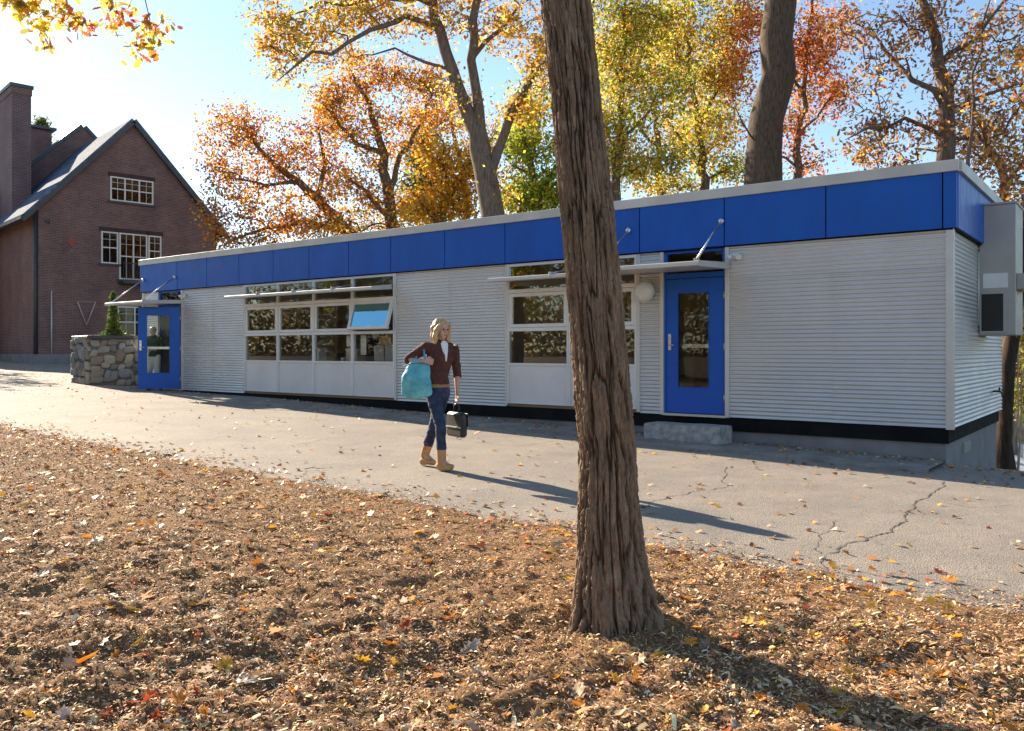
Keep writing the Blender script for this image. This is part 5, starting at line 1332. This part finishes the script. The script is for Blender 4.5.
JW = dict(pelvis=(-.035, 0, .90), waist=(-.025, 0, 1.06), chest=(.0, -.005, 1.27), neck=(.012, -.01, 1.44), head=(.022, -.035, 1.585),
          shL=(.145, .09, 1.375), elL=(.185, .15, 1.09), wrL=(.195, .04, .85), shR=(-.150, -.09, 1.375), elR=(-.375, -.04, 1.235), wrR=(-.165, -.20, 1.215),
          hipL=(.030, .045, .87), knL=(-.075, .05, .47), anL=(-.19, .17, .135), toL=(-.085, .09, .045), hipR=(-.085, -.04, .87), knR=(.025, -.20, .49), anR=(.035, -.20, .095), toR=(.150, -.285, .045),
          handL=((0, -.15, -1), (-.8, -.4, 0), (.5, -.8, 0), 1.5), handR=((1, .15, .05), (.1, .9, -.2), (.1, 0, 1), 1.5))
denim = simple('denim', (.022, .036, .085), .8, 0, .35, 14, .3, 200, .002); brownk = simple('brown_knit', (.085, .028, .022), .9, 0, .2, 20, .5, 220, .003)
suede = simple('tan_suede', (.48, .27, .11), .85, 0, .15, 18)
person('walking woman with blonde hair, brown cardigan, jeans and tan boots', (wx, wy, float(gz(wx, wy))), JW, (.66, -.75), (.68, -.72, -.16),
       dict(top=brownk, inner=simple('white_shirt', (.78, .76, .78), .8), bottom=denim, belt=simple('tan_belt', (.30, .17, .06), .6), boot=suede, sole=simple('sole', (.4, .28, .16), .8), hem=.065, sleeve=.22, leg=.64, slim=.86), hair_long)
gW = float(gz(wx, wy))
# tote
def tote():
    teal = simple('teal_canvas', (.13, .46, .52), .6, 0, .15, 9, .3, 60, .004, c2=(.05, .27, .36)); o = empty('tote_bag', (wx-.245, wy-.16, gW+.82), 0, 'turquoise tote bag slung from the shoulder of the walking woman', 'bag')
    m = Body(); lat = (1, -.25, 0)
    m.chain([(-.0, 0, .035), (-.01, 0, .20), (.035, .0, .36)], [(.185, .055), (.175, .085), (.125, .05)], lat)
    bag = m.remesh('bag_body', teal, o, .008, 5, .005)
    st_ = MB(); st_.tube([(.12, -.02, .36), (.085, -.01, .45), (.075, .03, .57), (.07, .08, .60)], .011, 8); st_.tube([(-.04, .03, .38), (.0, .06, .48), (.055, .10, .585), (.08, .14, .59)], .011, 8)
    st_.build('strap', teal, o)
    MB().tube([(-.15, -.03, .345), (-.06, -.058, .375), (.05, -.072, .385), (.14, -.07, .365)], .007, 6).build('rim', simple('teal_trim', (.05, .20, .25), .7), o)
tote()
def brief():
    o = empty('briefcase', (wx+.19, wy-.0, gW+.36), math.atan2(-.83, .55), 'black briefcase held by its handle in the woman\'s lowered hand', 'briefcase'); blk = simple('black_leather', (.018, .016, .015), .45, 0, .2, 12)
    m = MB(); m.prism([(-.18, 0), (.18, 0), (.185, .20), (.165, .28), (-.165, .28), (-.185, .20)], -.045, .045, Matrix.Rotation(R(90), 4, 'X')); m.build('case', blk, o, .026)
    MB().prism([(-.172, .12), (.172, .12), (.17, .27), (-.17, .27)], -.053, -.045, Matrix.Rotation(R(90), 4, 'X')).build('flap', blk, o, .003)
    MB().box(-.17, .17, -.057, -.045, .108, .120).box(-.17, .17, .045, .057, .108, .12).build('piping', M['trim'], o)
    MB().tube([(-.06, 0, .275), (-.055, 0, .345), (-.03, 0, .37), (.03, 0, .37), (.055, 0, .345), (.06, 0, .275)], .010, 8).build('handle', blk, o)
    MB().box(-.03, .03, .046, .062, .20, .24).build('clasp', M['steel'], o)
brief()
# person in the open doorway
dx, dy = uw2xy(19.02, .30); dz_ = float(gz(dx, dy))+.005
JD = dict(pelvis=(0, 0, .90), waist=(0, 0, 1.06), chest=(.0, -.02, 1.26), neck=(0, -.03, 1.42), head=(-.01, -.06, 1.56),
          shL=(.17, .03, 1.36), elL=(.22, .04, 1.09), wrL=(.08, -.16, 1.05), shR=(-.17, -.03, 1.36), elR=(-.24, .0, 1.10), wrR=(-.13, -.2, 1.02),
          hipL=(.07, 0, .87), knL=(.11, -.05, .48), anL=(.17, .05, .09), toL=(.19, -.08, .045), hipR=(-.07, 0, .87), knR=(-.08, -.10, .48), anR=(-.09, -.08, .09), toR=(-.12, -.21, .045),
          handL=((-1, -.3, 0), (0, -.3, -1), (0, -1, .2), 1.0), handR=((.4, -1, .1), (.8, 0, -.4), (.3, .2, 1), 1.0))
person('person in dark green jacket and khaki trousers behind the open glass door', (dx, dy, dz_), JD, (.1, -1), (.1, -1, -.1),
       dict(top=simple('green_jacket', (.03, .055, .025), .85), bottom=simple('khaki', (.52, .46, .36), .85), boot=simple('shoe', (.06, .04, .03), .6), sole=M['rubber'], hem=-.02, sleeve=.8, leg=.95, jacket=True, bust=0), hair_short, boots=False)
